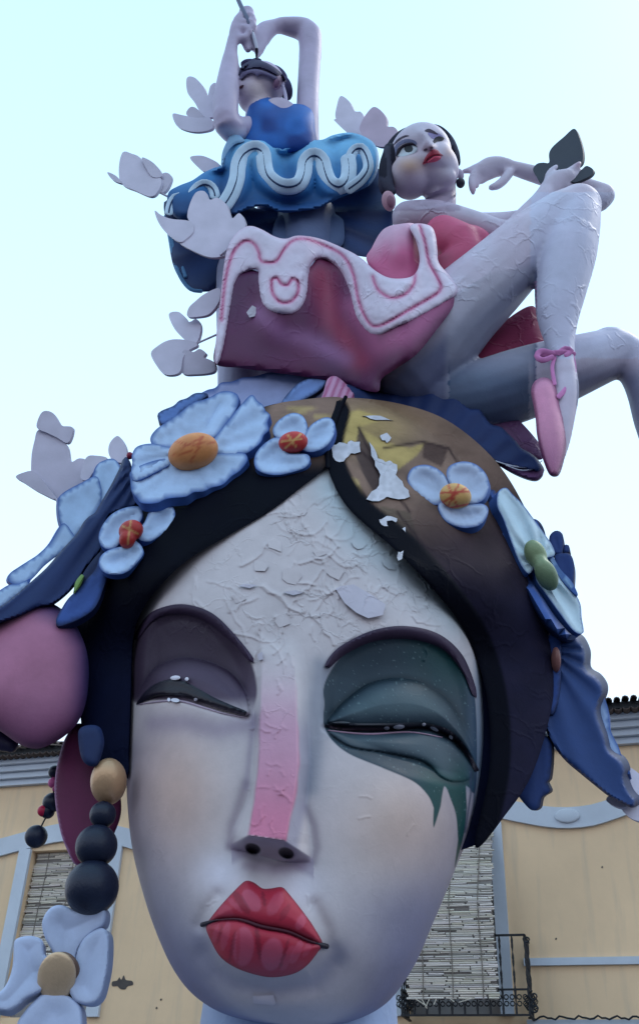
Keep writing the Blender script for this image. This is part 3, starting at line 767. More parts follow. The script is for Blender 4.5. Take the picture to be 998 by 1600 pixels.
F = [(i*W_+j, i*W_+j+1, (i+1)*W_+j+1, (i+1)*W_+j) for i in range(R_-1) for j in range(W_-1)]
# the sides and jaw run on backwards
bu = np.linspace(-1, 1, 40); by = rows[::10]; Xb = []; 
yb = np.repeat(by, 40); Ub = np.tile(bu, len(by)); ab, b2_ = xl(yb), xr(yb)
offb = .9*np.sqrt(np.clip(1-np.abs(Ub)**2.4, 0, 1))*np.sqrt(np.clip(1-np.clip((yb-1000)/606., 0, 1)**2.2, 0, 1))*1.0
Vb = P((ab+b2_)/2+Ub*(b2_-ab)/2*.995, yb, offb+.001); n0 = len(Vf)
F += [(n0+i*40+j+1, n0+i*40+j, n0+(i+1)*40+j, n0+(i+1)*40+j+1) for i in range(len(by)-1) for j in range(39)]
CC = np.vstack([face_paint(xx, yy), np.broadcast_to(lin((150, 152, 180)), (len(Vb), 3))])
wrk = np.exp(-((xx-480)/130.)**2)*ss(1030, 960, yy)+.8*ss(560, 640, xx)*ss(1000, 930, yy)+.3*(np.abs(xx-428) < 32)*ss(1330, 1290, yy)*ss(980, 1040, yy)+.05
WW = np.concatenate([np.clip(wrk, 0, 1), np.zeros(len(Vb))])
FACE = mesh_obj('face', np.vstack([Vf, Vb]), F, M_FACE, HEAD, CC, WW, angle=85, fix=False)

fo = lambda lift: (lambda x, y: faceoff(x, y)-lift)
# lips
LU = [(322, 1447), (330, 1433), (350, 1409), (374, 1384), (385, 1376), (397, 1379), (410, 1388), (424, 1388), (440, 1386), (450, 1395), (470, 1420), (490, 1448), (504, 1476), (480, 1469), (450, 1456), (410, 1448), (383, 1439), (365, 1436), (340, 1438)]
LL = [(322, 1447), (340, 1439), (365, 1437), (383, 1440), (410, 1449), (450, 1457), (480, 1470), (503, 1477), (497, 1487), (480, 1508), (460, 1521), (430, 1527), (403, 1524), (370, 1513), (345, 1496), (330, 1471)]
RED = lin((174, 42, 66)); ROSE = lin((190, 84, 110)); WINE = lin((98, 22, 44))
def lobes(C, x, y, L, k=.85):
    for cx, cy, rx, ry, an, cc, s in L:
        a = math.radians(an); dx = (x-cx)*math.cos(a)+(y-cy)*math.sin(a); dy = -(x-cx)*math.sin(a)+(y-cy)*math.cos(a)
        q = np.sqrt((dx/rx)**2+(dy/ry)**2); C = mix(C, cc, s*ss(1.08, .9, q))
    return C
def up_col(x, y, d):
    C = np.broadcast_to(RED, (len(x), 3)).copy()
    C = lobes(C, x, y, [(393, 1407, 12, 20, -35, ROSE, .8), (412, 1404, 3, 12, -10, WINE, .5), (365, 1412, 4, 20, -45, ROSE, .5), (377, 1410, 7, 22, -35, WINE, .45), (430, 1412, 10, 21, 30, ROSE, .5), (352, 1424, 10, 15, -50, ROSE, .3), (470, 1440, 7, 14, 25, ROSE, .65), (445, 1426, 5, 16, 30, WINE, .35)])
    C = mix(C, WINE, .8*np.exp(-(dline(x, y, [(322, 1446), (340, 1437), (365, 1435), (383, 1438), (410, 1448), (450, 1455), (480, 1468), (504, 1477)])/6)**2))
    return mix(C, WINE, .5*np.exp(-(d/1.6)**2))
def lo_col(x, y, d):
    C = np.broadcast_to(RED, (len(x), 3)).copy()
    C = lobes(C, x, y, [(352, 1462, 6, 24, 12, ROSE, .5), (337, 1458, 4, 15, 15, ROSE, .45), (380, 1479, 17, 31, 4, ROSE, .8), (372, 1479, 3, 30, 2, RED, .5), (425, 1491, 17, 26, 10, ROSE, .85), (449, 1497, 7, 22, 25, ROSE, .45), (463, 1488, 7, 20, 25, ROSE, .6), (480, 1482, 5, 14, 25, ROSE, .4), (403, 1470, 4, 30, -6, WINE, .55), (363, 1478, 3, 26, 10, WINE, .45), (444, 1490, 3, 24, 18, WINE, .45), (343, 1462, 2, 18, 14, WINE, .4)])
    C = mix(C, WINE, .6*np.exp(-(dline(x, y, [(322, 1447), (340, 1438), (365, 1436), (383, 1439), (410, 1449), (450, 1456), (480, 1469), (504, 1478)])/4)**2))
    return mix(C, WINE, .4*np.exp(-(d/1.5)**2))
relief('upper_lip', LU, fo(.004), .05, .05, 30, 3, up_col, WINE, M_LIP, HEAD)
relief('lower_lip', LL, fo(.004), .05, .075, 38, 3, lo_col, WINE, M_LIP, HEAD)
tube('mouth_line', [(315, 1445, 3.6, 0), (326, 1442, 3.2, 0), (340, 1437, 1.4, 0)], M_DARK, HEAD, lin((34, 24, 38))) if False else None
def on_face(name, pts, lift, mat, col, flat=.6, parent=None, seg=8):
    q = crom([(a, b, r) for a, b, r in pts], False, 4)
    o = faceoff(q[:, 0], q[:, 1])-lift
    # tube through surface points
    V, F = tube_geo([(a, b, r, oo) for (a, b, r), oo in zip(q, o)], flat, seg, sp=4)
    return mesh_obj(name, V, F, mat, parent or HEAD, col)
INK = lin((34, 26, 42))
on_face('mouth_line', [(335, 1438, .8), (365, 1436, 1.4), (383, 1439, 2.2), (410, 1448, 2.6), (450, 1456, 2.2), (480, 1469, 1.8), (492, 1473, 1.4)], .035, M_LIP, lin((70, 16, 36)))
on_face('mouth_corner', [(315, 1445, 3.4), (322, 1443, 3.4), (330, 1440, 2.2), (340, 1437, 1.2)], .02, M_GLOSS, INK)
on_face('mouth_corner', [(484, 1471, 1.2), (494, 1474, 2.4), (502, 1477, 4.2), (511, 1479, 4.0)], .02, M_GLOSS, INK)
# brows, lashes, lid highlights
BL = [(209, 1000), (222, 972), (243, 953), (284, 944), (328, 956), (362, 986), (396, 1028), (390, 1034), (365, 1006), (330, 977), (298, 962), (262, 960), (236, 972), (216, 998)]
BR = [(507, 1041), (518, 1022), (539, 1005), (582, 985), (632, 978), (684, 990), (721, 1022), (741, 1068), (744, 1090), (738, 1086), (722, 1050), (690, 1014), (640, 999), (585, 1002), (540, 1022), (514, 1044)]
PLUM = lin((58, 44, 66))
relief('eyebrow', BL, fo(.018), .03, .02, 7, 4, PLUM, PLUM, M_PETAL, HEAD)
relief('eyebrow', BR, fo(.018), .03, .02, 7, 4, PLUM, PLUM, M_PETAL, HEAD)
LK = lin((22, 18, 34))
relief('eyelash', LASH_L, fo(.012), .03, .012, 4, 3.5, lambda x, y, d: mix(LK, lin((120, 110, 132)), .8*np.exp(-(dline(x, y, [(236, 1095), (284, 1090), (330, 1103), (380, 1117)])/1.4)**2)), LK, M_GLOSS, HEAD)
relief('eyelash', LASH_R, fo(.012), .03, .012, 4, 3.5, lambda x, y, d: mix(mix(lin((58, 66, 76)), LK, ss(1126, 1136, y)), lin((170, 140, 160)), .7*np.exp(-(dline(x, y, [(515, 1138), (558, 1140), (600, 1140)])/1.3)**2)), LK, M_GLOSS, HEAD)
on_face('eye_line', [(216, 1101, .8), (250, 1096, 1.4), (284, 1096, 1.8), (320, 1106, 1.6), (350, 1115, 1.3), (384, 1121, .8)], .014, M_GLOSS, lin((170, 150, 168)))
on_face('eye_line', [(512, 1141, .8), (545, 1145, 1.5), (580, 1147, 1.6), (640, 1144, 1.2), (690, 1152, .8)], .012, M_GLOSS, lin((160, 128, 150)))
WHT = lin((225, 222, 235))
for x, y, rx, ry, an in ((274, 1059, 8, 3.6, -4), (292, 1061, 3, 3, 0), (274, 1094, 7, 3.2, 5), (264, 1093, 2.6, 3, 0), (306, 1093, 3, 2.6, 0), (604, 1138, 4.5, 2.8, 0), (623, 1136, 9, 3.6, -5), (662, 1132, 3, 2.6, 0), (678, 1139, 7, 2.6, 25), (704, 1152, 4, 2.4, 40)):
    relief('eye_glint', ell(x, y, rx, ry, an, 12), fo(.035), .02, .008, 2, 2.5, WHT, WHT, M_GLOSS, HEAD)
# loose paper flakes
PAPER = lin((188, 182, 194))
relief('peeling_flake', [(524, 920), (531, 916), (552, 913), (578, 928), (602, 944), (598, 961), (575, 966), (556, 957), (538, 942)], lambda x, y: faceoff(x, y)-.03-.02*ss(540, 600, x)+.0*y, .008, 0, 8, 5, PAPER, PAPER, M_FACE, HEAD, smooth_pts=False)
relief('tape_strip', [(395, 1556), (427, 1555), (431, 1568), (426, 1571), (412, 1569), (396, 1568)], fo(.014), .012, .0, 8, 5, PAPER, lin((120, 120, 130)), M_FACE, HEAD, smooth_pts=False)
relief('peeling_flake', [(402, 1022), (410, 1018), (411, 1030), (404, 1032)], fo(.03), .006, 0, 8, 5, PAPER, PAPER, M_FACE, HEAD, smooth_pts=False)
for q in ([(372, 915), (384, 912), (402, 914), (390, 919)], [(442, 925), (462, 922), (474, 926), (458, 930)],):
    relief('peeling_flake', q, fo(.022), .006, 0, 8, 5, PAPER, lin((150, 150, 162)), M_FACE, HEAD, smooth_pts=False)

_r3 = random.Random(21)
for x, y, r in ((470, 800, 15), (430, 850, 17), (500, 862, 14), (455, 900, 19), (520, 895, 15), (405, 885, 14), (610, 880, 14), (440, 968, 15), (650, 925, 13), (492, 960, 13), (372, 935, 12), (560, 850, 12)):
    n_ = _r3.randint(5, 7); a0 = _r3.uniform(0, 6)
    q = [(x+r*_r3.uniform(.5, 1.25)*math.cos(a0+6.283*i/n_), y+.75*r*_r3.uniform(.5, 1.25)*math.sin(a0+6.283*i/n_)) for i in range(n_)]
    tx, ty = _r3.uniform(-1, 1), _r3.uniform(-1, 1)
    relief('peeling_flake', q, lambda x_, y_, x=x, y=y, r=r, tx=tx, ty=ty: faceoff(x_, y_)-.010-.007*(tx*(x_-x)+ty*(y_-y))/r, .006, 0, 8, 4, lambda x_, y_, d: face_paint(x_, y_), PAPER*.8, M_FACE, HEAD, smooth_pts=False, wr=.6)
# neck
nc = P(468, 1585, .25); rk = 168*mpp(468, 1585, .25)
V = []; F = []; prof = [(2.9, .9), (2.3, .97), (2.0, 1.0), (1.6, 1.04), (1.3, 1.12), (1.0, 1.5), (.8, 2.0), (.62, 2.3), (.6, 0.01)]
for z, r in prof:
    for k in range(48): V.append((nc[0]+rk*r*math.cos(2*math.pi*k/48), nc[1]+.35+rk*r*math.sin(2*math.pi*k/48), z))
F = [(i*48+k, i*48+(k+1) % 48, (i+1)*48+(k+1) % 48, (i+1)*48+k) for i in range(len(prof)-1) for k in range(48)]+[tuple(range(48))]
mesh_obj('neck', V, F, M_PAINT, HEAD, lin((150, 170, 206)), .2)
V, F = bar_geo((nc[0], nc[1]+.35, 0), (nc[0], nc[1]+.35, .6), 3.6, 3.6, (0, 1, 0))
mesh_obj('plinth', V, F, M_WOOD, HEAD, lin((120, 118, 124)), smooth=False)

# hair
NAVY = lin((17, 23, 50)); BLK = lin((11, 13, 24)); BRN = lin((136, 112, 100)); OLV = lin((184, 160, 112))
ALLH = [(535, 622), (620, 630), (700, 658), (775, 722), (825, 805), (852, 890), (868, 1000), (862, 1100), (832, 1205), (790, 1270), (738, 1322), (640, 1330), (400, 1300), (196, 1215), (152, 1196), (130, 1150), (122, 1060), (112, 990), (120, 900), (160, 810), (230, 730), (300, 680), (400, 640), (450, 628)]
relief('hair_back', ALLH, lambda x, y: np.where(True, .0, 0)+0*x-.25*np.sqrt(np.clip(1-((x-490)/382.)**2-((y-1130)/516.)**2, 0, 1)), .3, 0, 10, 24, NAVY, NAVY, M_DARK, HEAD, backdome=1.25)
LEFT = [(505, 733), (470, 762), (420, 800), (360, 835), (300, 870), (260, 905), (225, 950), (208, 1000), (204, 1090), (201, 1170), (197, 1213), (150, 1200), (131, 1150), (122, 1060), (112, 990), (120, 900), (160, 810), (230, 730), (300, 680), (360, 652), (420, 634), (460, 626), (535, 622), (527, 660), (518, 700)]
def left_col(x, y, d):
    C = np.broadcast_to(BLK, (len(x), 3)).copy()
    dd = sdp(x, y, crom([(425, 630), (455, 624), (536, 620), (530, 650), (515, 720), (505, 728), (450, 740), (400, 730)], True, 5))
    C = mix(C, NAVY, .8*ss(900, 1100, y)); C = mix(C, mix(BRN, BLK, ss(680, 745, y)), ss(14, -6, dd))
    for q in ([(440, 640), (470, 634), (500, 640), (470, 646)], [(480, 655), (500, 645), (522, 648), (498, 656)], [(440, 652), (455, 648), (470, 650), (450, 658)]): C = mix(C, OLV, .8*ss(1.5, -1.5, sdp(x, y, q)))
    return C
relief('hair_lobe', LEFT, hairlow, .4, .015, 8, 7, left_col, BLK, M_DARK, HEAD, sp=6)
RIGHT = [(522, 640), (508, 690), (514, 738), (545, 795), (618, 860), (680, 925), (730, 994), (760, 1090), (764, 1200), (742, 1323), (790, 1272), (832, 1206), (862, 1100), (868, 1000), (852, 890), (825, 805), (775, 722), (700, 658), (620, 630), (537, 622)]
RIMC = crom([(524, 645), (514, 690), (522, 738), (556, 793), (628, 853), (690, 920), (740, 994), (769, 1090), (773, 1200), (748, 1318)], False, 5)
FLW = [[(528, 650), (560, 640), (600, 655), (560, 668), (600, 690), (640, 700), (668, 690), (650, 712), (620, 735), (590, 720), (572, 690), (545, 690), (530, 700)],
       [(561, 666), (575, 690), (590, 712), (604, 745), (598, 775), (580, 765), (566, 738), (553, 706)], [(530, 735), (560, 750), (570, 780), (552, 772)], [(590, 790), (640, 800), (655, 850), (680, 860), (640, 850), (610, 815)], [(660, 690), (700, 700), (690, 730), (660, 715)]]
PEEL = [[(517, 695), (530, 691), (542, 694), (548, 688), (562, 690), (563, 706), (548, 708), (540, 716), (530, 722), (520, 714)], [(594, 680), (604, 676), (611, 684), (604, 692), (597, 688)],
        [(576, 690), (585, 702), (590, 716), (602, 722), (610, 720), (620, 726), (618, 742), (628, 752), (638, 766), (640, 776), (622, 780), (604, 776), (592, 783), (572, 780), (580, 768), (592, 758), (594, 742), (586, 728), (580, 712)],
        [(566, 650), (584, 649), (600, 652), (614, 657), (596, 656), (578, 654)], [(592, 812), (604, 806), (620, 810), (618, 816), (604, 814), (606, 822), (596, 820)], [(622, 862), (630, 860), (628, 872), (622, 876)], [(628, 826), (633, 824), (633, 832)], [(500, 702), (510, 700), (508, 708)]]
def right_col(x, y, d):
    C = np.broadcast_to(BRN, (len(x), 3)).copy()
    C = C*(1+.3*(vnoise(x, y*1.7, 30, 2)-.5))[:, None]
    C = mix(C, lin((172, 148, 98)), .8*np.exp(-((x-570)/75.)**2-((y-668)/34.)**2))
    for i, q in enumerate(FLW):
        C = mix(C, [lin((190, 166, 106)), lin((78, 64, 64)), OLV, lin((112, 98, 84)), lin((84, 66, 62))][i], .9*ss(2, -2, sdp(x, y, q)))
    for q in ([(560, 668), (590, 735), (640, 800)], [(548, 690), (580, 720), (600, 760)], [(600, 700), (660, 690), (700, 700), (720, 730)], [(620, 800), (660, 850), (700, 880)], [(560, 760), (600, 820), (640, 850)]):
        C = mix(C, lin((54, 40, 42)), .85*np.exp(-(dline(x, y, q)/2.2)**2))
    C = mix(C, mix(lin((58, 46, 52)), NAVY, ss(820, 960, y)), ss(-20, 120, (y-720)+.35*(x-600)-60)*.95)
    C = mix(C, BLK, ss(24, 18, dline(x, y, RIMC)-2))
    return C
hr = lambda x, y, d: -.018*ss(20, 17, dline(x, y, RIMC)-2)*ss(1000, 930, y)
relief('hair_lobe', RIGHT, hairlow, .4, .012, 5, 3.6, right_col, BLK, M_DARK, HEAD, sp=5, surf=hr, wr=1.0)
tube('hair_parting', [(540, 620, 3, hairoff(np.array([537.]), np.array([630.]))[0]-.02)]+[(x, y, 3.2, float(hairoff(np.array([float(x)]), np.array([float(y)]))[0])-.045) for x, y in ((533, 635), (525, 655), (516, 680), (511, 705), (512, 730))], M_DARK, HEAD, BLK, flat=.6, sp=6)
for q in PEEL:
    c = []; rj = random.Random(int(q[0][0]))
    for i in range(len(q)):
        a, b = q[i], q[(i+1) % len(q)]; c.append(a); c.append(((a[0]+b[0])/2+rj.uniform(-2.2, 2.2), (a[1]+b[1])/2+rj.uniform(-2.2, 2.2)))
    relief('bare_paper', c, lambda x, y: hairoff(x, y)-.036, .03, 0, 3, 4, lambda x, y, d: lin((196, 196, 206))*(.8+.35*vnoise(x, y, 5, 4))[:, None], lin((120, 110, 110)), M_FACE, HEAD, smooth_pts=False, wr=1.0)

# ================================================================== flowers on the hair
PB = lin((184, 210, 244)); PS = lin((62, 96, 164)); DB = lin((28, 42, 80)); PALE = lin((196, 210, 232))
def petal_col(front, edge, cx, cy, spread=60, dark=None):
    def f(x, y, d):
        r = np.hypot(x-cx, y-cy)
        C = mix(edge, front, ss(0, 2.8, d))
        C = mix(C, np.array(front)*.8, .5*np.exp(-(r/spread)**2))
        a = np.arctan2(y-cy, x-cx)
        C = C*(1-.04*(.5+.5*np.sin(a*34))*ss(8, 30, r))[:, None]
        if dark is not None: C = mix(C, dark[0], dark[1](x, y))
        return C
    return f
def flower(label, loc, petals, centre=None, group=None, mat=None):
    """petals: list of dicts(outline, off, thick, shift, front, side)"""
    t = thing('hair_flower', label, 'flower', loc, group)
    for q in petals:
        cx, cy = q.get('c', (loc_px[0], loc_px[1]))
        o0 = q['off']; gx, gy = q.get('grad', (0, 0)); cup = q.get('cup', 0.03); rid = q.get('ridge', 0.004)
        def surf(x, y, d, cx=cx, cy=cy, cup=cup, rid=rid, dm=q.get('w', 22)):
            a = np.arctan2(y-cy, x-cx); r = np.hypot(x-cx, y-cy)
            return cup*ss(3, dm, d)+rid*np.sin(a*q.get('nr', 22))*ss(2, 10, d)*ss(6, 30, r)
        off = o0 if callable(o0) else (lambda x, y, o0=o0, gx=gx, gy=gy, cx=cx, cy=cy: o0+gx*(x-cx)+gy*(y-cy))
        relief(q.get('name', 'petal'), q['p'], off, q.get('thick', .09), q.get('bulge', .014), 5, q.get('step'), petal_col(q.get('front', PB), q.get('side', PS), cx, cy, q.get('spread', 40), q.get('dark')), q.get('side', PS), mat or M_PETAL, t,
               shift=q.get('shift', (2, 9)), surf=surf, sharp=q.get('sharp', ()), sp=3.5, wr=0)
    return t
def centre_ball(t, x, y, rx, ry, off, ang, base, lines, lc, depth=None, nm='centre', mat=None):
    def c(px, py):
        C = np.broadcast_to(base, (len(px), 3)).copy()
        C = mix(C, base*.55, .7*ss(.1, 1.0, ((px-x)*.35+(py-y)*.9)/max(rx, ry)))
        for l in lines: C = mix(C, lc, .85*np.exp(-(dline(px, py, l)/1.7)**4))
        return C
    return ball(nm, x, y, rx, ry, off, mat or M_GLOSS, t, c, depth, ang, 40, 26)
def FL(x, y, off): 
    global loc_px
    loc_px = (x, y); return P(x, y, off)
h_ = lambda x, y: float(hairoff(np.array([float(x)]), np.array([float(y)]))[0])
# big daisy with the orange centre
o = h_(320, 740)-.16
t = flower('large pale blue daisy with ribbed petals and an orange egg centre', FL(302, 706, o), [
    dict(p=[(300, 700), (262, 700), (240, 696), (235, 685), (243, 672), (262, 658), (281, 645), (300, 630), (325, 622), (345, 612), (362, 612), (373, 620), (369, 640), (352, 665), (335, 683)], off=o, ridge=.013, c=(302, 706), shift=(3, 7), sharp=(0,)),
    dict(p=[(322, 700), (345, 672), (362, 650), (377, 632), (388, 620), (395, 617), (402, 626), (411, 633), (415, 642), (422, 648), (418, 660), (420, 672), (412, 680), (408, 690), (398, 700), (380, 710), (350, 712)], off=o-.01, ridge=.013, c=(302, 706), shift=(3, 12), sharp=(0,)),
    dict(p=[(318, 712), (350, 708), (379, 707), (387, 718), (375, 735), (362, 744), (348, 757), (330, 762), (318, 768), (303, 769), (290, 776), (262, 779), (245, 786), (222, 786), (214, 778), (206, 768), (204, 750), (206, 735), (240, 720), (280, 714)], off=o-.02, ridge=.013, c=(302, 706), shift=(4, 13), sharp=(0,)),
    dict(p=[(300, 708), (285, 716), (250, 735), (212, 752), (205, 740), (207, 722), (206, 712), (214, 698), (236, 693), (262, 698)], off=o-.025, ridge=.01, c=(302, 706), shift=(2, 6), sharp=(0,))])
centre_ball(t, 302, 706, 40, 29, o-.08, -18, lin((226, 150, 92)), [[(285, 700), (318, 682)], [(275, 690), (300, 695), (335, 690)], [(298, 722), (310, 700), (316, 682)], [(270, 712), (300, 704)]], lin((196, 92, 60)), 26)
RC = lin((196, 60, 58)); YC = lin((222, 176, 110))
# small three petal flower beside the parting
o = h_(458, 700)-.14
t = flower('small three petalled blue flower with a red centre, left of the hair parting', FL(457, 692, o), [
    dict(p=[(455, 690), (432, 684), (426, 672), (432, 660), (440, 653), (450, 647), (461, 645), (472, 649), (479, 660), (480, 676), (470, 688)], off=o, c=(457, 692), shift=(2, 7), cup=.05),
    dict(p=[(466, 698), (474, 686), (480, 672), (488, 662), (504, 653), (516, 653), (523, 662), (523, 676), (515, 692), (500, 703), (482, 706)], off=o-.015, c=(457, 692), shift=(2, 9), cup=.05),
    dict(p=[(456, 696), (450, 708), (480, 710), (484, 721), (476, 731), (456, 738), (436, 742), (418, 741), (403, 735), (397, 724), (400, 708), (412, 694), (428, 684), (442, 686)], off=o-.02, c=(457, 692), shift=(2, 10), cup=.05)])
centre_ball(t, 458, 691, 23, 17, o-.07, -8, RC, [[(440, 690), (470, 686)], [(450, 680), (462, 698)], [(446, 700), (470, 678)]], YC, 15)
# small flower left
o = h_(210, 830)-.2
t = flower('small blue flower with a cracked red centre under the big daisy at left', FL(205, 833, o), [
    dict(p=[(205, 832), (190, 846), (180, 856), (166, 858), (156, 848), (155, 834), (162, 818), (174, 804), (190, 795), (208, 791), (220, 793), (223, 806), (216, 820)], off=o, c=(205, 833), shift=(2, 7), cup=.05),
    dict(p=[(214, 832), (226, 816), (234, 798), (246, 790), (260, 788), (271, 793), (274, 806), (268, 823), (252, 836), (234, 846), (218, 843)], off=o-.02, c=(205, 833), shift=(3, 13), cup=.05),
    dict(p=[(206, 840), (196, 852), (180, 856), (165, 862), (156, 872), (156, 886), (166, 896), (184, 898), (200, 893), (214, 880), (224, 866), (222, 854), (214, 846)], off=o-.03, c=(205, 833), shift=(3, 7), cup=.05)])
V1, F1 = ball_geo(205, 829, 20, 17, o-.08, 15, -20); V2, F2 = ball_geo(199, 843, 13, 15, o-.08, 12, 10)
fuse('centre', [(V1, F1), (V2, F2)], .012, M_GLOSS, t, lambda x, y: mix(RC*.8, YC*.8, .8*np.exp(-(np.minimum(dline(x, y, [(192, 822), (216, 834)]), dline(x, y, [(205, 814), (200, 850)]))/1.7)**4)), 3)
# flower on the right lobe
o = h_(700, 775)-.12
CWH = lin((186, 202, 230))
t = flower('round petalled blue flower with a red and yellow centre on the brown hair', FL(710, 776, o), [
    dict(p=[(704, 770), (690, 786), (676, 788), (656, 776), (641, 762), (636, 746), (644, 731), (664, 726), (684, 733), (698, 748)], off=o, c=(710, 776), shift=(-2, 9), cup=.05, front=CWH),
    dict(p=[(712, 772), (700, 752), (697, 738), (703, 727), (722, 721), (742, 725), (757, 738), (764, 756), (760, 774), (750, 784), (732, 787)], off=o-.015, c=(710, 776), shift=(2, 6), cup=.05, front=CWH),
    dict(p=[(706, 780), (690, 782), (684, 792), (692, 810), (706, 820), (726, 825), (748, 821), (760, 808), (762, 794), (752, 787), (728, 788)], off=o-.02, c=(710, 776), shift=(-3, 10), cup=.05, front=CWH)])
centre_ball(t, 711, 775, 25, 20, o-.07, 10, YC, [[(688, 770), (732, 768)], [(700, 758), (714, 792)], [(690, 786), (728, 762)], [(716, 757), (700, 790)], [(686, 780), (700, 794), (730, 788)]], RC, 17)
# green centred flower on the right edge, seen almost edge on
o = h_(800, 850)-.1
t = flower('long petalled blue flower with a green bean shaped centre, at the right', FL(845, 884, o), [
    dict(p=[(778, 768), (790, 762), (800, 772), (816, 788), (834, 812), (850, 834), (862, 852), (866, 867), (852, 872), (838, 880), (826, 896), (812, 880), (798, 846), (786, 812), (776, 790)], off=o+.02, c=(845, 884), grad=(.0012, 0), shift=(-14, 14), thick=.16, cup=.01, front=lin((206, 228, 240)), nr=15, ridge=.022, step=3, bulge=.006),
    dict(p=[(836, 890), (848, 884), (866, 892), (882, 908), (896, 924), (906, 944), (908, 965), (911, 988), (902, 990), (890, 980), (872, 956), (852, 928), (838, 908)], off=o+.08, c=(845, 884), grad=(.0012, 0), shift=(-14, 10), thick=.16, cup=.01, front=lin((206, 228, 240)), nr=15, ridge=.022, step=3, bulge=.006),
    dict(p=[(836, 812), (846, 830), (858, 858), (874, 888), (892, 908), (902, 930), (884, 915), (868, 893), (852, 868)], off=o+.1, c=(845, 884), shift=(-4, 6), cup=.01, front=lin((140, 176, 216))),
    dict(p=[(762, 770), (772, 766), (784, 790), (796, 830), (812, 870), (824, 898), (842, 925), (866, 962), (888, 988), (900, 996), (888, 1000), (868, 990), (844, 965), (826, 935), (812, 905), (800, 888), (790, 868), (780, 842), (772, 815), (764, 795)], off=o+.1, c=(845, 884), shift=(-6, 4), thick=.2, cup=0, bulge=.08, front=lin((70, 102, 172)), side=DB, name='petal_back')])
GRN = lin((140, 160, 122))
V1, F1 = ball_geo(836, 866, 17, 24, o-.06, 14, -25); V2, F2 = ball_geo(853, 898, 17, 27, o-.04, 14, -25); V3, F3 = ball_geo(846, 884, 13, 20, o-.05, 12, -28)
fuse('centre', [(V1, F1), (V2, F2), (V3, F3)], .012, M_GLOSS, t, lambda x, y: mix(GRN, lin((92, 118, 96)), ss(860, 915, y)*.8), 3)
# blue petals behind, right
DPB = lin((38, 64, 124))
t = flower('small cluster of dark blue petals peeping out behind the right edge of the hair', FL(880, 880, .1), [
    dict(p=[(857, 842), (862, 832), (870, 829), (878, 834), (880, 850), (876, 866), (862, 862)], off=.1, front=DPB, side=DB, cup=.01),
    dict(p=[(866, 868), (878, 864), (890, 866), (896, 880), (896, 905), (893, 928), (880, 912), (868, 890)], off=.08, front=DPB, side=DB, cup=.01),
    dict(p=[(880, 852), (888, 852), (889, 862), (880, 863)], off=.12, front=DPB, side=DB, cup=0),
    dict(p=[(830, 812), (838, 812), (846, 820), (851, 834), (842, 830)], off=.1, front=DB, side=DB, cup=0)])
# lower right: big drooping blue petals
LB = lin((46, 70, 122))
t = flower('big drooping scalloped dark blue flower with a half hidden brown centre, lower right', FL(868, 1032, -.1), [
    dict(p=[(868, 1000), (882, 990), (902, 996), (914, 1019), (915, 1045), (930, 1056), (940, 1070), (941, 1085), (934, 1104), (934, 1120), (944, 1150), (950, 1172), (968, 1186), (976, 1202), (974, 1216), (981, 1236), (992, 1250), (988, 1262), (972, 1256), (950, 1244), (927, 1226), (905, 1208), (884, 1190), (866, 1168), (852, 1140), (846, 1090), (852, 1040)], off=.02, thick=.22, bulge=.09, front=LB, side=DB, cup=0, ridge=.014, c=(850, 1010), nr=18, step=3.5, shift=(8, -3), spread=70),
    dict(p=[(914, 1050), (936, 1062), (944, 1090), (950, 1110), (953, 1140), (966, 1168), (974, 1192), (984, 1208), (972, 1206), (952, 1180), (940, 1150), (930, 1110)], off=.16, front=lin((160, 186, 226)), side=PS, cup=0, c=(850, 1010)),
    dict(p=[(832, 1140), (846, 1146), (860, 1160), (861, 1190), (858, 1217), (854, 1222), (859, 1236), (846, 1246), (842, 1262), (830, 1266), (814, 1250), (805, 1234), (808, 1205), (818, 1170)], off=-.02, thick=.12, front=DPB*.8, side=DB, cup=0, c=(840, 1110), shift=(4, 0)),
    dict(p=[(862, 990), (874, 996), (876, 1030), (874, 1080), (868, 1106), (860, 1116), (850, 1096), (841, 1064), (838, 1030), (846, 1004)], off=-.09, thick=.1, front=DPB, side=DB, cup=.03, c=(868, 1032))])
ball('centre', 868, 1031, 7, 20, -.14, M_GLOSS, t, lin((130, 88, 84)), 14)
# small blue piece on the lower left of the hair
t = thing('hair_petal', 'single dark blue petal lying on the hair above the gold earring bead', 'petal', P(140, 1165, -.3))
relief('petal', [(124, 1140), (138, 1133), (156, 1136), (163, 1155), (161, 1174), (152, 1196), (138, 1196), (128, 1185), (123, 1160)], -.52, .06, .04, 12, None, DB*1.1, DB, M_PETAL, t)
# left: green centred small one
t = flower('dark blue flower with a thin green centre, lowest on the left side of the hair', FL(124, 915, -.5), [
    dict(p=[(160, 856), (150, 888), (136, 905), (126, 918), (108, 934), (96, 952), (88, 968), (91, 978), (108, 974), (130, 964), (148, 950), (160, 925), (168, 890)], off=-.50, front=lin((58, 88, 156)), side=DB, thick=.1, cup=.02),
    dict(p=[(134, 890), (160, 860), (176, 866), (172, 890), (150, 912), (130, 920), (116, 925)], off=-.46, front=DB, side=DB, thick=.1, cup=0)])
relief('centre', [(116, 927), (118, 910), (128, 897), (132, 900), (126, 915)], -.53, .05, .02, 4, None, lin((112, 146, 70)), lin((60, 90, 40)), M_GLOSS, t)
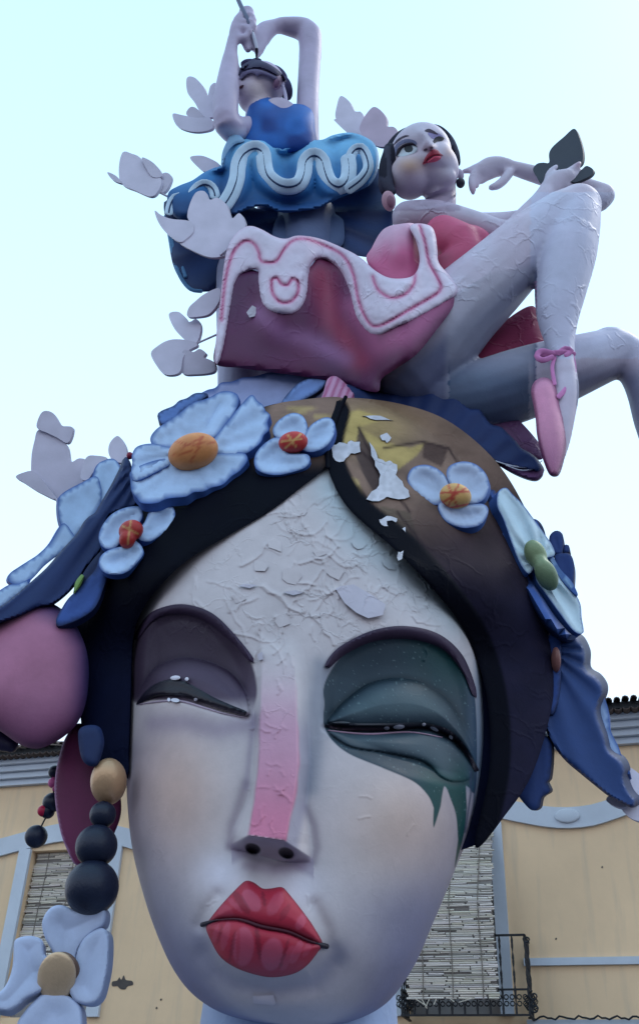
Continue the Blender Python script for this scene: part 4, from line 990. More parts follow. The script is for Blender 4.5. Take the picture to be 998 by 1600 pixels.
# left: huge flower seen from below
LP = lin((178, 206, 240))
t = flower('huge flower seen edge on at far left, pale above and dark below', FL(120, 840, -.1), [
    dict(p=[(150, 730), (164, 719), (178, 717), (188, 728), (190, 745), (180, 768), (165, 788), (150, 800), (142, 770)], off=.1, c=(200, 830), front=LP, shift=(-3, 3), cup=.02),
    dict(p=[(92, 780), (102, 768), (128, 754), (150, 744), (158, 760), (158, 785), (148, 805), (128, 828), (108, 846), (98, 828), (92, 806)], off=.08, c=(200, 860), front=LP, shift=(-3, 3), cup=.02),
    dict(p=[(98, 818), (112, 830), (118, 845), (100, 860), (72, 882), (50, 905), (30, 915), (14, 908), (16, 896), (28, 887), (45, 876), (60, 866), (78, 848)], off=.04, c=(200, 860), front=LP, shift=(-3, 3), cup=.02),
    dict(p=[(14, 914), (30, 912), (49, 904), (40, 920), (20, 936), (0, 950), (-30, 960), (-30, 935), (-5, 925)], off=.0, c=(200, 860), front=LP, shift=(-3, 3), cup=.02),
    dict(p=[(196, 714), (204, 722), (208, 740), (214, 765), (217, 786), (200, 796), (184, 800), (170, 808), (164, 830), (160, 858), (146, 876), (134, 890), (120, 912), (106, 928), (84, 944), (60, 950), (34, 962), (10, 970), (-30, 982), (-30, 958), (0, 948), (24, 930), (50, 908), (76, 884), (100, 856), (122, 832), (136, 810), (150, 800), (162, 780), (178, 752), (190, 728)], off=lambda x, y: -.16-.0009*(400-x)*.8, thick=.16, bulge=.07, front=lin((36, 54, 100)), side=DB, cup=0, ridge=.014, c=(240, 700), nr=36, step=3.5, name='petal_underside', shift=(-3, 3))])
ball('stamen_tip', 203, 712, 5, 6, -.3, M_GLOSS, t, lin((150, 40, 70)), 5)
# behind the top: pale blue violet petals, and the big dark one to the right
t = flower('pale violet blue flower lying behind the big daisy, under the pink skirt', FL(400, 610, .4), [
    dict(p=[(306, 622), (322, 610), (336, 606), (345, 598), (362, 596), (379, 590), (398, 588), (420, 582), (450, 580), (471, 583), (500, 585), (506, 596), (495, 610), (470, 622), (440, 634), (422, 650), (400, 640), (350, 640), (320, 640)], off=.3, front=lin((158, 170, 214)), c=(430, 650), thick=.08, side=PS),
    dict(p=[(440, 630), (452, 612), (470, 596), (500, 586), (512, 590), (502, 608), (480, 622), (455, 634)], off=.2, front=lin((120, 150, 208)), c=(430, 650), thick=.06, side=DB, shift=(3, 3)),
    dict(p=[(246, 650), (252, 642), (271, 634), (280, 626), (292, 622), (306, 614), (325, 616), (310, 628), (288, 640), (275, 654), (254, 664)], off=.25, front=lin((98, 132, 196)), c=(330, 650), thick=.08, side=DB)])
def dkpet(x, y): return .18-.0004*(x-540)
t = flower('long scalloped navy petal behind the head at right under the reclining dancer', FL(690, 660, .1), [
    dict(p=[(538, 600), (562, 606), (586, 612), (625, 612), (655, 606), (665, 602), (675, 604), (686, 615), (696, 609), (712, 614), (722, 628), (734, 637), (749, 639), (758, 652), (768, 663), (782, 667), (794, 678), (806, 690), (814, 700), (828, 708), (840, 718), (847, 731), (840, 738), (820, 734), (800, 730), (775, 724), (755, 708), (735, 695), (714, 680), (690, 665), (665, 652), (626, 640), (590, 634), (545, 628)], off=dkpet, thick=.18, bulge=.09, front=lin((34, 52, 100)), side=DB*.8, cup=0, ridge=.008, nr=60, step=3.5, c=(560, 900), shift=(3, 4), spread=10),
    dict(p=[(772, 720), (800, 728), (824, 732), (845, 728), (848, 740), (838, 750), (820, 747), (796, 736)], off=.05, thick=.1, bulge=.03, front=lin((112, 76, 120)), side=lin((90, 60, 100)), cup=0, c=(800, 700), shift=(0, 2), name='petal_tip')])
for q in ([(772, 720, 1, .0), (800, 728, 1.2, -.0), (830, 730, 1, -.0), (846, 720, .8, 0)], [(790, 727, .8, .0), (815, 735, 1.0, .0), (842, 731, .8, .0)]):
    tube('white_edge', q, M_PETAL, t, lin((210, 215, 232)), sp=5)

# pink ornament at the left edge
t = thing('pink_ornament', 'large dusty pink teardrop ornament cut by the left edge of the picture', 'ornament', P(50, 1160, -.4))
PK = lin((172, 112, 140))
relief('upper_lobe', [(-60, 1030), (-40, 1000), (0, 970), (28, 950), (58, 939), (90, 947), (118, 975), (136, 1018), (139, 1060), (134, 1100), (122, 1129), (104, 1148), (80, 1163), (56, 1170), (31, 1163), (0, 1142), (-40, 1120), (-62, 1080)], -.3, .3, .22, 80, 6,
       lambda x, y, d: mix(mix(PK, lin((104, 62, 100)), ss(1040, 1170, y)*.7+ss(70, 135, x)*.4), lin((30, 44, 96)), ss(62, 12, dline(x, y, [(60, 915), (120, 940), (160, 1000), (162, 1120)]))), lin((90, 50, 90)), M_PETAL, t)  # lower half darkened by shading put into the colour; navy fade is airbrush
ball('dent', 39, 1140, 4, 3.5, -.335, M_DARK, t, lin((60, 24, 50)), 2)
relief('lower_lobe', [(104, 1150), (124, 1130), (150, 1150), (178, 1200), (190, 1260), (180, 1300), (160, 1335), (135, 1352), (118, 1351), (106, 1330), (95, 1300), (87, 1256), (86, 1220), (92, 1185)], .0, .16, .06, 40, 3.2, lambda x, y, d: mix(lin((104, 44, 78)), lin((190, 150, 190)), .7*ss(3, .5, d)*(x < 130)), lin((80, 34, 64)), M_PETAL, t)
t = thing('navy_knob', 'dark navy rounded knob below the pink ornament at the left edge', 'ornament', P(0, 1170, 0))
V, F = tube_geo([(-30, 1140, 14, .05), (-5, 1155, 16, .0), (18, 1165, 11, -.02)], 1.0, 16); mesh_obj('knob', V, F, M_GLOSS, t, lin((40, 34, 64)))

# ================================================================== earrings
t = thing('bead_earring', 'long earring of one gold bead and three growing navy beads, hanging left of the cheek', 'earring', P(150, 1428, -.35))
GOLD = lin((196, 158, 122)); NB = lin((26, 34, 56))
ball('gold_bead', 170, 1221, 28, 36, -.42, M_GOLD, t, GOLD, 28, 0, 36, 24)
for x, y, r in ((161, 1273, 20.5), (151, 1322, 32.5), (144, 1387, 41.5)):
    ball('navy_bead', x, y, r, r, -.42, M_GLOSS, t, NB, r, 0, 40, 26)
tube('cord', [(170, 1190, 3, -.42), (162, 1260, 3, -.42), (150, 1320, 3, -.42), (142, 1400, 3, -.4)], M_DARK, t, BLK)
t = thing('flower_pendant', 'smooth pale blue four petalled flower pendant with a gold disc centre, bottom left', 'pendant', P(91, 1640, -.4))
LV = lin((182, 194, 222))
def pend(pts, off, grad=(0, 0), sh=(7, 4)):
    def s(x, y, d): return .03*ss(6, 40, d)
    relief('petal', pts, lambda x, y: off+grad[0]*(x-92)+grad[1]*(y-1528), .10, .022, 5, 2.6, LV, LV*.85, M_PETAL, t, shift=sh, surf=s, wr=0)
pend([(66, 1446), (70, 1430), (80, 1418), (93, 1414), (106, 1417), (118, 1423), (130, 1421), (146, 1415), (160, 1416), (166, 1428), (162, 1446), (148, 1456), (134, 1468), (122, 1486), (116, 1510), (92, 1515), (84, 1490), (72, 1468)], -.36, (0, .0005))
pend([(160, 1450), (169, 1458), (171, 1478), (169, 1510), (163, 1540), (157, 1558), (146, 1568), (130, 1569), (116, 1562), (106, 1540), (116, 1512), (122, 1484), (132, 1466), (146, 1455)], -.38, (-.0008, 0))
pend([(22, 1480), (25, 1468), (38, 1463), (54, 1463), (67, 1470), (70, 1490), (84, 1505), (86, 1535), (66, 1548), (42, 1560), (28, 1572), (10, 1580), (-18, 1572), (-16, 1556), (0, 1550), (12, 1535), (20, 1510)], -.38, (.0008, 0), (4, 8))
pend([(26, 1604), (38, 1582), (52, 1566), (70, 1552), (95, 1552), (114, 1560), (126, 1573), (129, 1592), (127, 1612), (106, 1645), (60, 1650), (30, 1640)], -.37, (0, -.0005))
V1, F1 = ball_geo(89, 1526, 30, 39, -.44, 9, 10, 36, 20); V2, F2 = ball_geo(95, 1527, 31, 40, -.40, 12, 10, 36, 20)
mesh_obj('gold_disc', V1, F1, M_GOLD, t, lin((214, 184, 150)))
mesh_obj('disc_rim', V2, F2, M_GOLD, t, lin((120, 96, 84)))
t = thing('small_bead_string', 'thin string of small black, pink and red beads behind the long earring, at left', 'earring', P(57, 1325, .2))
for x, y, r, c in ((86, 1206, 10, NB), (84, 1223, 8.5, lin((200, 92, 150))), (88, 1232, 6, lin((170, 70, 120))), (82, 1254, 15, NB), (68, 1267, 9, lin((190, 30, 74))), (75, 1268, 11, NB), (57, 1307, 17.5, NB)):
    ball('bead', x, y, r, r, .15+(.012 if r == 11 else 0), M_GLOSS, t, c, r, 0, 24, 16)
tube('wire', [(86, 1200, 1, .15), (82, 1254, 1.2, .15), (69, 1283, 1.3, .15), (57, 1307, 1.2, .15)], M_IRON, t, None, sp=8)

# ================================================================== butterflies
BW = lin((208, 203, 222))
def butterfly(label, wings, off, stick=None, col=BW, group='white cut out butterflies round the sculpture', shift=(3, 3), thick=.035, fold=.0015, cat='butterfly'):
    xs = np.concatenate([[p[0] for p in w_] for w_ in wings]); ys = np.concatenate([[p[1] for p in w_] for w_ in wings])
    cx, cy = xs.mean(), ys.mean()
    t = thing('butterfly', label, cat, P(cx, ys.max(), off), group)
    for i, w_ in enumerate(wings):
        wa = np.array(w_, float); m = wa.mean(0); s = 1 if i % 2 == 0 else -1
        dx, dy = (m-np.array([cx, cy])); L = math.hypot(dx, dy)+1e-6
        relief('wing', w_, lambda x, y, s=s, dx=dx, dy=dy, L=L, i=i: off-.02*i+s*fold*((x-cx)*dx+(y-cy)*dy)/L, thick, 0, 4, None,
               lambda x, y, d, i=i: np.array(col)*(1-.05*i)*(1-.12*(vnoise(x, y, 14, i+3)))[:, None], np.array(col)*.8, M_WOOD, t, shift=shift, wr=0, sp=3)
    if stick: tube('stick', [(a, b, 1.6, off+.03) for a, b in stick], M_WOOD, t, np.array(col)*.8, sp=6)
    return t
butterfly('white butterfly with raised upper wing, left of the blue dancer and highest on that side', [[(292, 122), (304, 121), (318, 136), (324, 150), (329, 134), (338, 130), (345, 150), (344, 176), (320, 183), (304, 160), (293, 144)], [(270, 178), (286, 180), (306, 184), (328, 184), (332, 200), (312, 206), (292, 204), (276, 196)], [(291, 178), (298, 167), (308, 170), (318, 184), (304, 188)]], .9, [(335, 190), (370, 230)])
butterfly('white butterfly far out on a short stick, left of the blue frilled skirt', [[(192, 238), (206, 240), (220, 247), (238, 270), (252, 280), (248, 297), (236, 307), (212, 298), (190, 287), (186, 262)], [(222, 246), (238, 253), (250, 266), (252, 276), (238, 276), (228, 262)], [(252, 273), (262, 270), (268, 278), (262, 294), (254, 301), (246, 294)], [(168, 269), (182, 275), (190, 286), (176, 281)]], .6, [(244, 298), (272, 312)])
butterfly('large white butterfly in front of the left end of the pink skirt', [[(296, 321), (306, 301), (320, 299), (327, 312), (340, 309), (354, 320), (362, 341), (374, 333), (383, 348), (379, 370), (362, 395), (330, 402), (298, 390), (278, 377), (286, 366), (300, 352), (293, 340)], [(242, 329), (252, 336), (268, 342), (298, 346), (302, 361), (292, 372), (280, 378), (260, 364), (247, 346)]], .3, [(345, 398), (385, 365)])
butterfly('thin white butterfly wing peeping out just above the left blue frill', [[(297, 246), (308, 243), (322, 245), (342, 256), (337, 266), (320, 268), (306, 258)]], .8, [(325, 262), (350, 275)])
butterfly('white butterfly with a dark edge, behind the blue frill at the right', [[(532, 150), (545, 158), (554, 174), (562, 174), (568, 182), (570, 205), (560, 215), (535, 195), (524, 184), (526, 165)], [(521, 187), (526, 185), (560, 208), (560, 218), (540, 205)]], 1.0, [(556, 205), (585, 250)])
butterfly('pinkish white heart shaped butterfly touching the hair of the pink dancer', [[(562, 205), (564, 192), (572, 178), (583, 167), (594, 172), (603, 184), (604, 197), (614, 198), (620, 204), (616, 216), (606, 227), (592, 229), (576, 221)]], .75, [(600, 222), (615, 250)], col=lin((190, 172, 194)))
butterfly('white butterfly below the left corner of the pink skirt', [[(264, 491), (278, 487), (288, 494), (296, 503), (306, 498), (313, 506), (313, 520), (306, 536), (290, 531), (273, 514)], [(236, 552), (246, 541), (262, 532), (280, 530), (304, 534), (308, 540), (294, 548), (286, 560), (280, 582), (258, 585), (244, 570)], [(283, 556), (290, 546), (302, 550), (312, 545), (322, 552), (318, 558), (328, 562), (336, 568), (333, 581), (304, 585), (284, 582)]], .5, [(300, 540), (345, 520)])
butterfly('small white wing close against the left edge of the pink skirt', [[(295, 481), (306, 470), (320, 459), (342, 450), (344, 464), (338, 478), (326, 491), (308, 495), (293, 494)]], .45, [(320, 478), (360, 480)])
butterfly('big white butterfly standing above the edge on flower at far left', [[(49, 737), (50, 710), (54, 690), (60, 672), (78, 674), (94, 684), (106, 698), (111, 721), (124, 716), (137, 720), (142, 736), (133, 752), (119, 765), (102, 776), (88, 780), (68, 768), (52, 752)], [(58, 668), (62, 650), (70, 642), (84, 646), (96, 664), (106, 666), (114, 668), (112, 682), (105, 692), (90, 684), (74, 676)], [(25, 745), (38, 738), (54, 737), (72, 756), (88, 780), (60, 768), (38, 754)], [(135, 715), (152, 712), (168, 716), (156, 727), (146, 738), (136, 750), (126, 745)]], .3, [(88, 778), (95, 800)])
butterfly('small pointed white wing between the big white butterfly and the daisy', [[(170, 708), (172, 692), (184, 681), (194, 692), (198, 706), (196, 722), (178, 720)]], .35, [(186, 715), (190, 760)])
butterfly('white butterfly caught behind the drooping blue petal at the right edge', [[(980, 1200), (990, 1203), (1004, 1215), (1020, 1232), (1022, 1262), (1004, 1282), (984, 1278), (970, 1262), (984, 1250), (978, 1226)], [(946, 1250), (952, 1243), (966, 1246), (980, 1258), (970, 1262), (956, 1258)]], .25, [(990, 1240), (960, 1215)])

# ================================================================== pink dancer lying on top of the head
SK = lin((202, 196, 214)); SK2 = lin((192, 182, 204))
D1 = thing('reclining_dancer', 'reclining ballerina figure in a pink ruffled tutu with one knee raised', 'statue', P(600, 612, .2))
def T(pts, flat=1.0, seg=18): return tube_geo(pts, flat, seg)
def skin_col(x, y):
    C = np.broadcast_to(SK, (len(x), 3))
    C = mix(C, lin((186, 160, 178)), .35*vnoise(x, y, 26, 4))
    return C
geo = [T([(640, 585, 56, .12), (672, 545, 66, .05), (712, 492, 66, -.08), (768, 438, 59, -.2), (828, 380, 50, -.3), (880, 336, 40, -.38), (903, 324, 36, -.4)]),   # raised thigh
       T([(903, 322, 35, -.4), (897, 350, 40, -.42), (886, 395, 45, -.42), (877, 440, 42, -.4), (871, 490, 34, -.38), (873, 525, 25, -.38), (877, 555, 20, -.38), (880, 585, 21, -.38)]),   # shin
       T([(880, 575, 19, -.38), (882, 610, 22, -.38), (879, 650, 19, -.38), (876, 690, 14, -.4), (872, 722, 8, -.4)], .9),
       T([(690, 628, 46, .3), (740, 622, 55, .28), (800, 605, 58, .28), (860, 585, 54, .3), (915, 566, 46, .32), (955, 552, 40, .35)]),   # lower leg reaching out of the picture
       T([(952, 550, 40, .35), (985, 562, 34, .36), (1004, 600, 29, .37), (1018, 660, 27, .38), (1030, 720, 20, .4), (1036, 780, 12, .4)]),
       T([(655, 560, 50, .4), (690, 500, 46, .4), (700, 430, 36, .4), (695, 385, 34, .32), (672, 350, 30, .22)]),   # trunk
       T([(648, 348, 26, .22), (690, 345, 24, .2), (738, 350, 21, .1)]),
       T([(637, 340, 26, .1), (680, 338, 25, .04), (735, 350, 22, -.02), (780, 362, 19, -.05), (800, 362, 18, -.06)]),   # arm across
       T([(798, 362, 17, -.06), (820, 338, 16, -.08), (842, 314, 14, -.1), (852, 300, 13, -.1)]),
       T([(728, 352, 20, .3), (800, 350, 20, .35), (880, 330, 19, .35), (935, 312, 19, .35), (942, 306, 18, .34)]),   # far arm, elbow right
       T([(942, 305, 18, .34), (905, 292, 16, .3), (860, 280, 14, .25), (820, 268, 12.5, .2), (800, 262, 11, .18)])]
geo += [T([(684, 338, 24, .3), (688, 318, 24, .28), (688, 296, 24, .26)])]
V_, F_ = ball_geo(656, 247, 49, 54, .1, 50, 20, 28, 20); geo.append((V_, F_))
V_, F_ = ball_geo(677, 262, 38, 44, .04, 40, -28, 24, 16); geo.append((V_, F_))
V_, F_ = ball_geo(694, 279, 19, 18, -.0, 17); geo.append((V_, F_))   # chin
V_, F_ = ball_geo(640, 276, 32, 36, .05, 30); geo.append((V_, F_))
# hand near the ear
HA = [T([(800, 262, 11, .18), (785, 260, 15, .17), (765, 262, 17, .16), (752, 267, 14, .15)], .7),
      T([(758, 264, 8, .15), (744, 268, 7.5, .14), (737, 282, 6.5, .13), (738, 296, 5.5, .13), (739, 302, 4, .13)]),
      T([(762, 258, 8, .18), (745, 262, 7, .18), (733, 266, 5.5, .18), (724, 268, 4.5, .18)]),
      T([(764, 270, 8, .19), (750, 276, 6.5, .2), (745, 284, 5, .2), (744, 292, 4, .2)]),
      T([(770, 272, 7, .22), (758, 279, 5.5, .23), (752, 285, 4.2, .23)]),
      T([(795, 270, 8, .14), (786, 282, 7.5, .12), (776, 290, 7, .11), (767, 293, 5.5, .1)])]
# hand under the dark butterfly
HB_ = [T([(850, 302, 13, -.1), (862, 290, 16, -.12), (876, 280, 16, -.14), (886, 276, 13, -.15)], .7),
       T([(878, 276, 8, -.15), (890, 268, 7, -.16), (900, 260, 5.8, -.17), (905, 255, 4.4, -.18)]),
       T([(884, 280, 7, -.12), (898, 276, 6, -.1), (910, 272, 5, -.09), (917, 268, 4, -.09)]),
       T([(882, 286, 7, -.1), (896, 284, 6, -.07), (908, 282, 5, -.05), (915, 280, 4, -.05)]),
       T([(876, 291, 7, -.09), (890, 292, 6, -.06), (901, 291, 4.5, -.04)]),
       T([(856, 284, 8, -.13), (858, 272, 6.5, -.15), (864, 264, 5.2, -.17), (869, 260, 4, -.18)])]
geo += HA+HB_
def head_sculpt(x, y, v):
    G = np.zeros(len(x))
    near = (v-CAM)@FW; m = (np.hypot(x-660, y-250) < 75)
    cd_ = near < ((P(660, 250, .12)-CAM)@FW)
    m = m & cd_
    # sockets, nose, lips, chin, cheeks
    G -= .035*np.exp(-(((x-634)*.94+(y-232)*-.34)/17)**2-(((x-634)*.34+(y-232)*.94)/9)**2)*1.0
    G -= .035*np.exp(-((x-685)/11.)**2-((y-217)/8.)**2)
    G += .10*np.exp(-((x-672)/8.)**2-((y-229)/7.)**2)+.05*np.exp(-(dline(x, y, [(658, 206), (670, 226)])/6.5)**2)
    G += .045*np.exp(-((x-676)/17.)**2-((y-243)/9.)**2)
    G -= .02*np.exp(-((x-688)/12.)**2-((y-261)/5.)**2)
    G += .03*np.exp(-((x-640)/18.)**2-((y-258)/16.)**2)+.02*np.exp(-((x-700)/9.)**2-((y-235)/10.)**2)
    JW = [(600, 322), (615, 316), (640, 313), (662, 306), (682, 298), (700, 293), (712, 286), (722, 270)]
    below = y-np.interp(x, [p[0] for p in JW], [p[1] for p in JW])
    G -= .10*ss(-1, 7, below)*ss(640, 655, x)*(y < 330)
    return -G*m
def d1_col(x, y):
    C = skin_col(x, y)
    C = mix(C, lin((196, 162, 140)), .85*np.exp(-((x-640)/24.)**2-((y-258)/14.)**2))
    C = mix(C, lin((128, 92, 108)), .7*np.exp(-(sdp(x, y, [(660, 234), (667, 222), (676, 230), (668, 236)]).clip(0)/2.5)**2))
    C = mix(C, lin((150, 130, 156)), .6*ss(262, 300, y)*ss(722, 716, x)*(x > 606)*(y < 330))  # lower face darkened: underside shade painted into the skin
    C = mix(C, lin((206, 170, 150)), .5*np.exp(-((x-702)/9.)**2-((y-236)/9.)**2))
    C = mix(C, lin((150, 100, 130)), .6*np.exp(-((x-740)/9.)**2-((y-298)/9.)**2)+.6*np.exp(-((x-904)/8.)**2-((y-257)/7.)**2))
    C = mix(C, lin((160, 128, 150)), .5*np.exp(-(dline(x, y, [(668, 236), (676, 233)])/3)**2))
    C = mix(C, lin((196, 205, 232)), .5*((x > 828) & (y > 300) & (y < 560)))
    C = mix(C, lin((80, 90, 126)), .9*ss(-10, 45, (y-465)+.75*(x-740))*(x < 838)*(y > 400)*(y < 660)*(x > 590)+.75*((x > 700) & (y > 560) & (x < 1100) & ((x < 826) | (x > 900)))*ss(550, 600, y))  # undersides of thigh and lower leg darkened, shade put into the colour
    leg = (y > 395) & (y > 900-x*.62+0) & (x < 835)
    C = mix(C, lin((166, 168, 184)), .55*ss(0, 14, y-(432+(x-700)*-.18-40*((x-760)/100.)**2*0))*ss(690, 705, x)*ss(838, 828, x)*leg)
    C = mix(C, lin((206, 150, 190)), .8*ss(3.2, 1.5, np.abs(np.hypot((x-836)/1.0, 0)))*((y > 440) & (y < 500))*(np.sin(y*1.1) > .2))
    return C
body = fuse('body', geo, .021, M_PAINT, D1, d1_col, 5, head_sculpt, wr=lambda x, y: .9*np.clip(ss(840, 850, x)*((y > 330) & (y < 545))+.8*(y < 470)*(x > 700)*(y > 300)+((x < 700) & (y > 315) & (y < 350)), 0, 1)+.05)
bv = BV[body.name]
so_ = lambda lift: on_surf(bv, lift)
def dec(name, pts, lift, col, parent=D1, step=2.2, mat=M_PETAL, sharp=(), thick=.02, bulge=0., sp=2.0):
    return relief(name, pts, so_(lift), thick, bulge, 3, step, col, col if not callable(col) else INK, mat, parent, sp=sp, sharp=sharp)
# eyes
EW = lin((196, 206, 216))
e_ = dec('eye', [(619, 243), (622, 233), (631, 226), (642, 224), (651, 230), (650, 237), (641, 241), (630, 244)], .006, EW, bulge=.01)
dec('iris', ell(638, 232, 7.5, 7, 0, 12), .014, lin((54, 62, 70)), bulge=.006)
dec('pupil', ell(638.5, 231.5, 3, 3, 0, 10), .018, INK)
dec('eyelid', [(618, 244), (620, 234), (626, 228), (634, 224), (644, 223), (651, 229), (645, 227), (636, 228), (628, 232), (623, 240)], .02, INK, bulge=.008)
dec('eyebrow', [(614, 227), (619, 219), (627, 213.5), (634, 211), (639, 212), (634, 213.5), (627, 216.5), (619, 223)], .006, lin((70, 58, 76)))
dec('eye_shadow', [(612, 252), (614, 236), (620, 224), (634, 217), (648, 220), (650, 226), (634, 223), (622, 230), (618, 244)], .003, lin((120, 126, 160)))
dec('eyelid', [(676, 221), (680, 215), (687, 213), (694, 216), (690, 220), (683, 221), (678, 224)], .01, INK, bulge=.006)
dec('eye_shadow', [(668, 208), (676, 206), (686, 209), (692, 214), (684, 213), (677, 217), (672, 214)], .004, lin((150, 142, 188)))
dec('eyebrow', [(663, 204), (669, 201), (677, 204), (684, 210), (676, 208), (668, 206)], .008, lin((70, 58, 76)))
RL = lin((176, 46, 76))
dec('upper_lip', [(660, 257), (663, 248), (668, 240), (674, 235), (679, 233), (684, 235), (688, 240), (692, 243), (686, 243), (678, 243), (670, 248)], .012, RL*.75, mat=M_LIP, bulge=.02)
dec('lower_lip', [(661, 257), (670, 249), (678, 244), (688, 244), (688, 248), (682, 252), (674, 254), (666, 255)], .012, lin((206, 84, 112)), mat=M_LIP, bulge=.03)
dec('nostril', ell(664, 234, 3.4, 2.0, -20, 8), .01, lin((70, 46, 64)))
dec('nostril', ell(674, 231, 2.6, 1.8, -20, 8), .01, lin((70, 46, 64)))
# ear, hair, earbead
V1, F1 = ball_geo(607, 314, 11, 16, .06, 7, -10, 20, 14)
mesh_obj('ear', V1, F1, M_PAINT, D1, lambda *a: 0) if False else mesh_obj('ear', V1, F1, M_PAINT, D1, lin((196, 156, 172)))
V1, F1 = ball_geo(610, 315, 6, 10, .02, 4, -10, 16, 10); mesh_obj('ear_hollow', V1, F1, M_PAINT, D1, lin((140, 100, 120)))
HC = lin((44, 44, 58))
hg = [ball_geo(654, 250, 51, 55, .34, 44, 22, 28, 20), ball_geo(613, 264, 22, 40, .16, 22, 6, 20, 14), ball_geo(606, 282, 16, 26, .12, 16, 5), T([(608, 232, 9, .02), (604, 262, 10, .0), (606, 288, 9, .0), (612, 300, 7, .02)]),
      T([(602, 250, 8, .06), (609, 228, 6, .08), (620, 212, 4.5, .1), (634, 202, 3.5, .1), (652, 196, 3.2, .08)]), T([(650, 197, 2.5, .06), (668, 197, 4.5, .05), (686, 203, 6.5, .05), (702, 219, 7, .06), (712, 240, 6, .07), (716, 256, 4, .08)])]
fuse('hair', hg, .018, M_DARK, D1, lambda x, y: mix(HC, lin((84, 86, 104)), .6*(vnoise(x*1.8, y*.5, 12, 3) > .62)), 4)
ball('ear_stud', 719, 286, 7, 8, .14, M_GLOSS, D1, HC, 7)
V1, F1 = ball_geo(718, 272, 6, 9, .12, 4, -20, 14, 10); mesh_obj('ear', V1, F1, M_PAINT, D1, SK2)
# bodice
ROS = lin((196, 84, 122)); MAG = lin((98, 32, 76))
V1, F1 = tube_geo([(692, 366, 30, -.04), (716, 382, 36, -.08), (728, 404, 36, -.06), (712, 430, 44, .02), (690, 490, 50, .1)], 1.0, 20)
V2, F2 = ball_geo(736, 380, 36, 28, -.06, 26, 20)
fuse('bodice', [(V1, F1), (V2, F2)], .025, M_PAINT, D1, lambda x, y: mix(ROS, lin((170, 56, 94)), ss(360, 420, y)), 4, wr=.3)

# tutu: deep folded magenta body with a white puffed rim
def folds(x, y):
    return .10*np.sin((x-360)/38.)*ss(420, 560, y)+.12*np.sin((x+y*.6-300)/62.)
UND = [(336, 568), (338, 530), (345, 480), (352, 430), (372, 415), (405, 425), (430, 430), (480, 420), (500, 400), (530, 415), (560, 450), (600, 470), (650, 450), (700, 445), (712, 462), (704, 485), (682, 515), (652, 552), (622, 574), (596, 592), (590, 612), (560, 607), (520, 596), (470, 588), (420, 581), (375, 575)]
def und_col(x, y, d):
    C = mix(MAG, lin((72, 34, 78)), vnoise(x, y, 60, 2))  # skirt pink deepened to purple: underside shade put into the colour
    C = mix(C, lin((176, 60, 90)), .6*np.exp(-(dline(x, y, [(500, 430), (520, 500), (560, 560)])/22)**2))
    C = mix(C, lin((176, 96, 140)), .8*np.exp(-(dline(x, y, [(553, 480), (590, 540), (640, 520), (690, 470)])/20)**2))
    C = mix(C, lin((160, 110, 160)), .6*np.exp(-(dline(x, y, [(405, 490), (440, 520), (480, 530), (540, 560)])/14)**2))  # mauve highlight along the fold ridge, painted in
    return C
def und_off(x, y):
    a = .08+.0*x
    a = a-.30*np.exp(-((x-575)/60.)**2)*ss(600, 470, y)-.22*np.exp(-((x-440)/45.)**2)*ss(560, 470, y)+.22*np.exp(-((x-515)/26.)**2)*ss(600, 420, y)+.12*np.exp(-((x-385)/22.)**2)*ss(560, 440, y)
    return a+.10-.72*ss(540, 645, x)
relief('skirt', UND, und_off, .35, .08, 26, 6, und_col, MAG, M_PAINT, D1, wr=.35)
RIM = [(336, 566), (338, 525), (344, 470), (350, 415), (357, 384), (371, 363), (389, 353), (408, 358), (428, 369), (446, 373), (466, 368), (500, 373), (541, 390), (565, 404), (585, 422), (608, 434), (636, 434), (650, 425), (655, 405), (650, 378), (640, 356), (650, 349), (672, 353), (680, 368), (683, 392), (686, 412), (708, 438), (714, 455), (702, 468), (662, 492), (622, 511), (592, 524), (572, 518), (554, 492), (546, 458), (535, 428), (516, 409), (497, 404), (484, 418), (482, 450), (474, 478), (455, 492), (425, 488), (408, 472), (403, 442), (403, 422), (386, 424), (370, 437), (362, 470), (354, 520), (344, 562)]
PW = lin((218, 208, 226))
L1 = crom([(346, 500), (352, 440), (362, 400), (374, 382), (386, 376), (398, 382), (405, 396), (408, 408), (430, 409), (442, 392), (456, 377), (476, 373), (508, 384), (536, 400), (552, 430), (560, 470), (576, 504), (596, 508), (646, 480), (686, 455), (684, 436), (670, 410), (664, 380), (655, 352)], False, 5)
L2 = crom([(424, 438), (426, 458), (438, 472), (454, 471), (465, 458), (465, 440), (456, 436), (450, 445), (440, 444), (432, 434), (424, 438)], False, 4)
L3 = crom([(582, 432), (590, 452), (610, 465), (632, 460), (646, 444), (648, 428)], False, 5)
def rim_col(x, y, d):
    C = np.broadcast_to(PW, (len(x), 3))
    dd = np.minimum(np.minimum(dline(x, y, L1), dline(x, y, L2)), dline(x, y, L3))
    C = mix(C, lin((196, 104, 148)), .8*np.exp(-(dd/2.6)**2)+.25*np.exp(-(dd/7)**2))
    C = mix(C, lin((206, 160, 192)), .4*ss(4, 0, d))
    return C
def rim_surf(x, y, d):
    dd = np.minimum(dline(x, y, L1), dline(x, y, L2))
    return .035*np.exp(-(dd/2.2)**2)+.03*np.exp(-(dline(x, y, L3)/3.5)**2)-.015*(vnoise(x, y, 12, 7)-.5)-.012*(vnoise(x, y, 5, 8)-.5)
def rim_off(x, y): return und_off(x, y)-.05
relief('ruffle', RIM, rim_off, .1, .075, 10, 3.2, rim_col, lin((200, 130, 168)), M_PAINT, D1, surf=rim_surf, wr=1.0, sp=4)
LOBE = [(572, 404), (580, 388), (592, 366), (604, 355), (624, 350), (648, 350), (662, 372), (668, 400), (664, 422), (642, 440), (610, 444), (586, 430)]
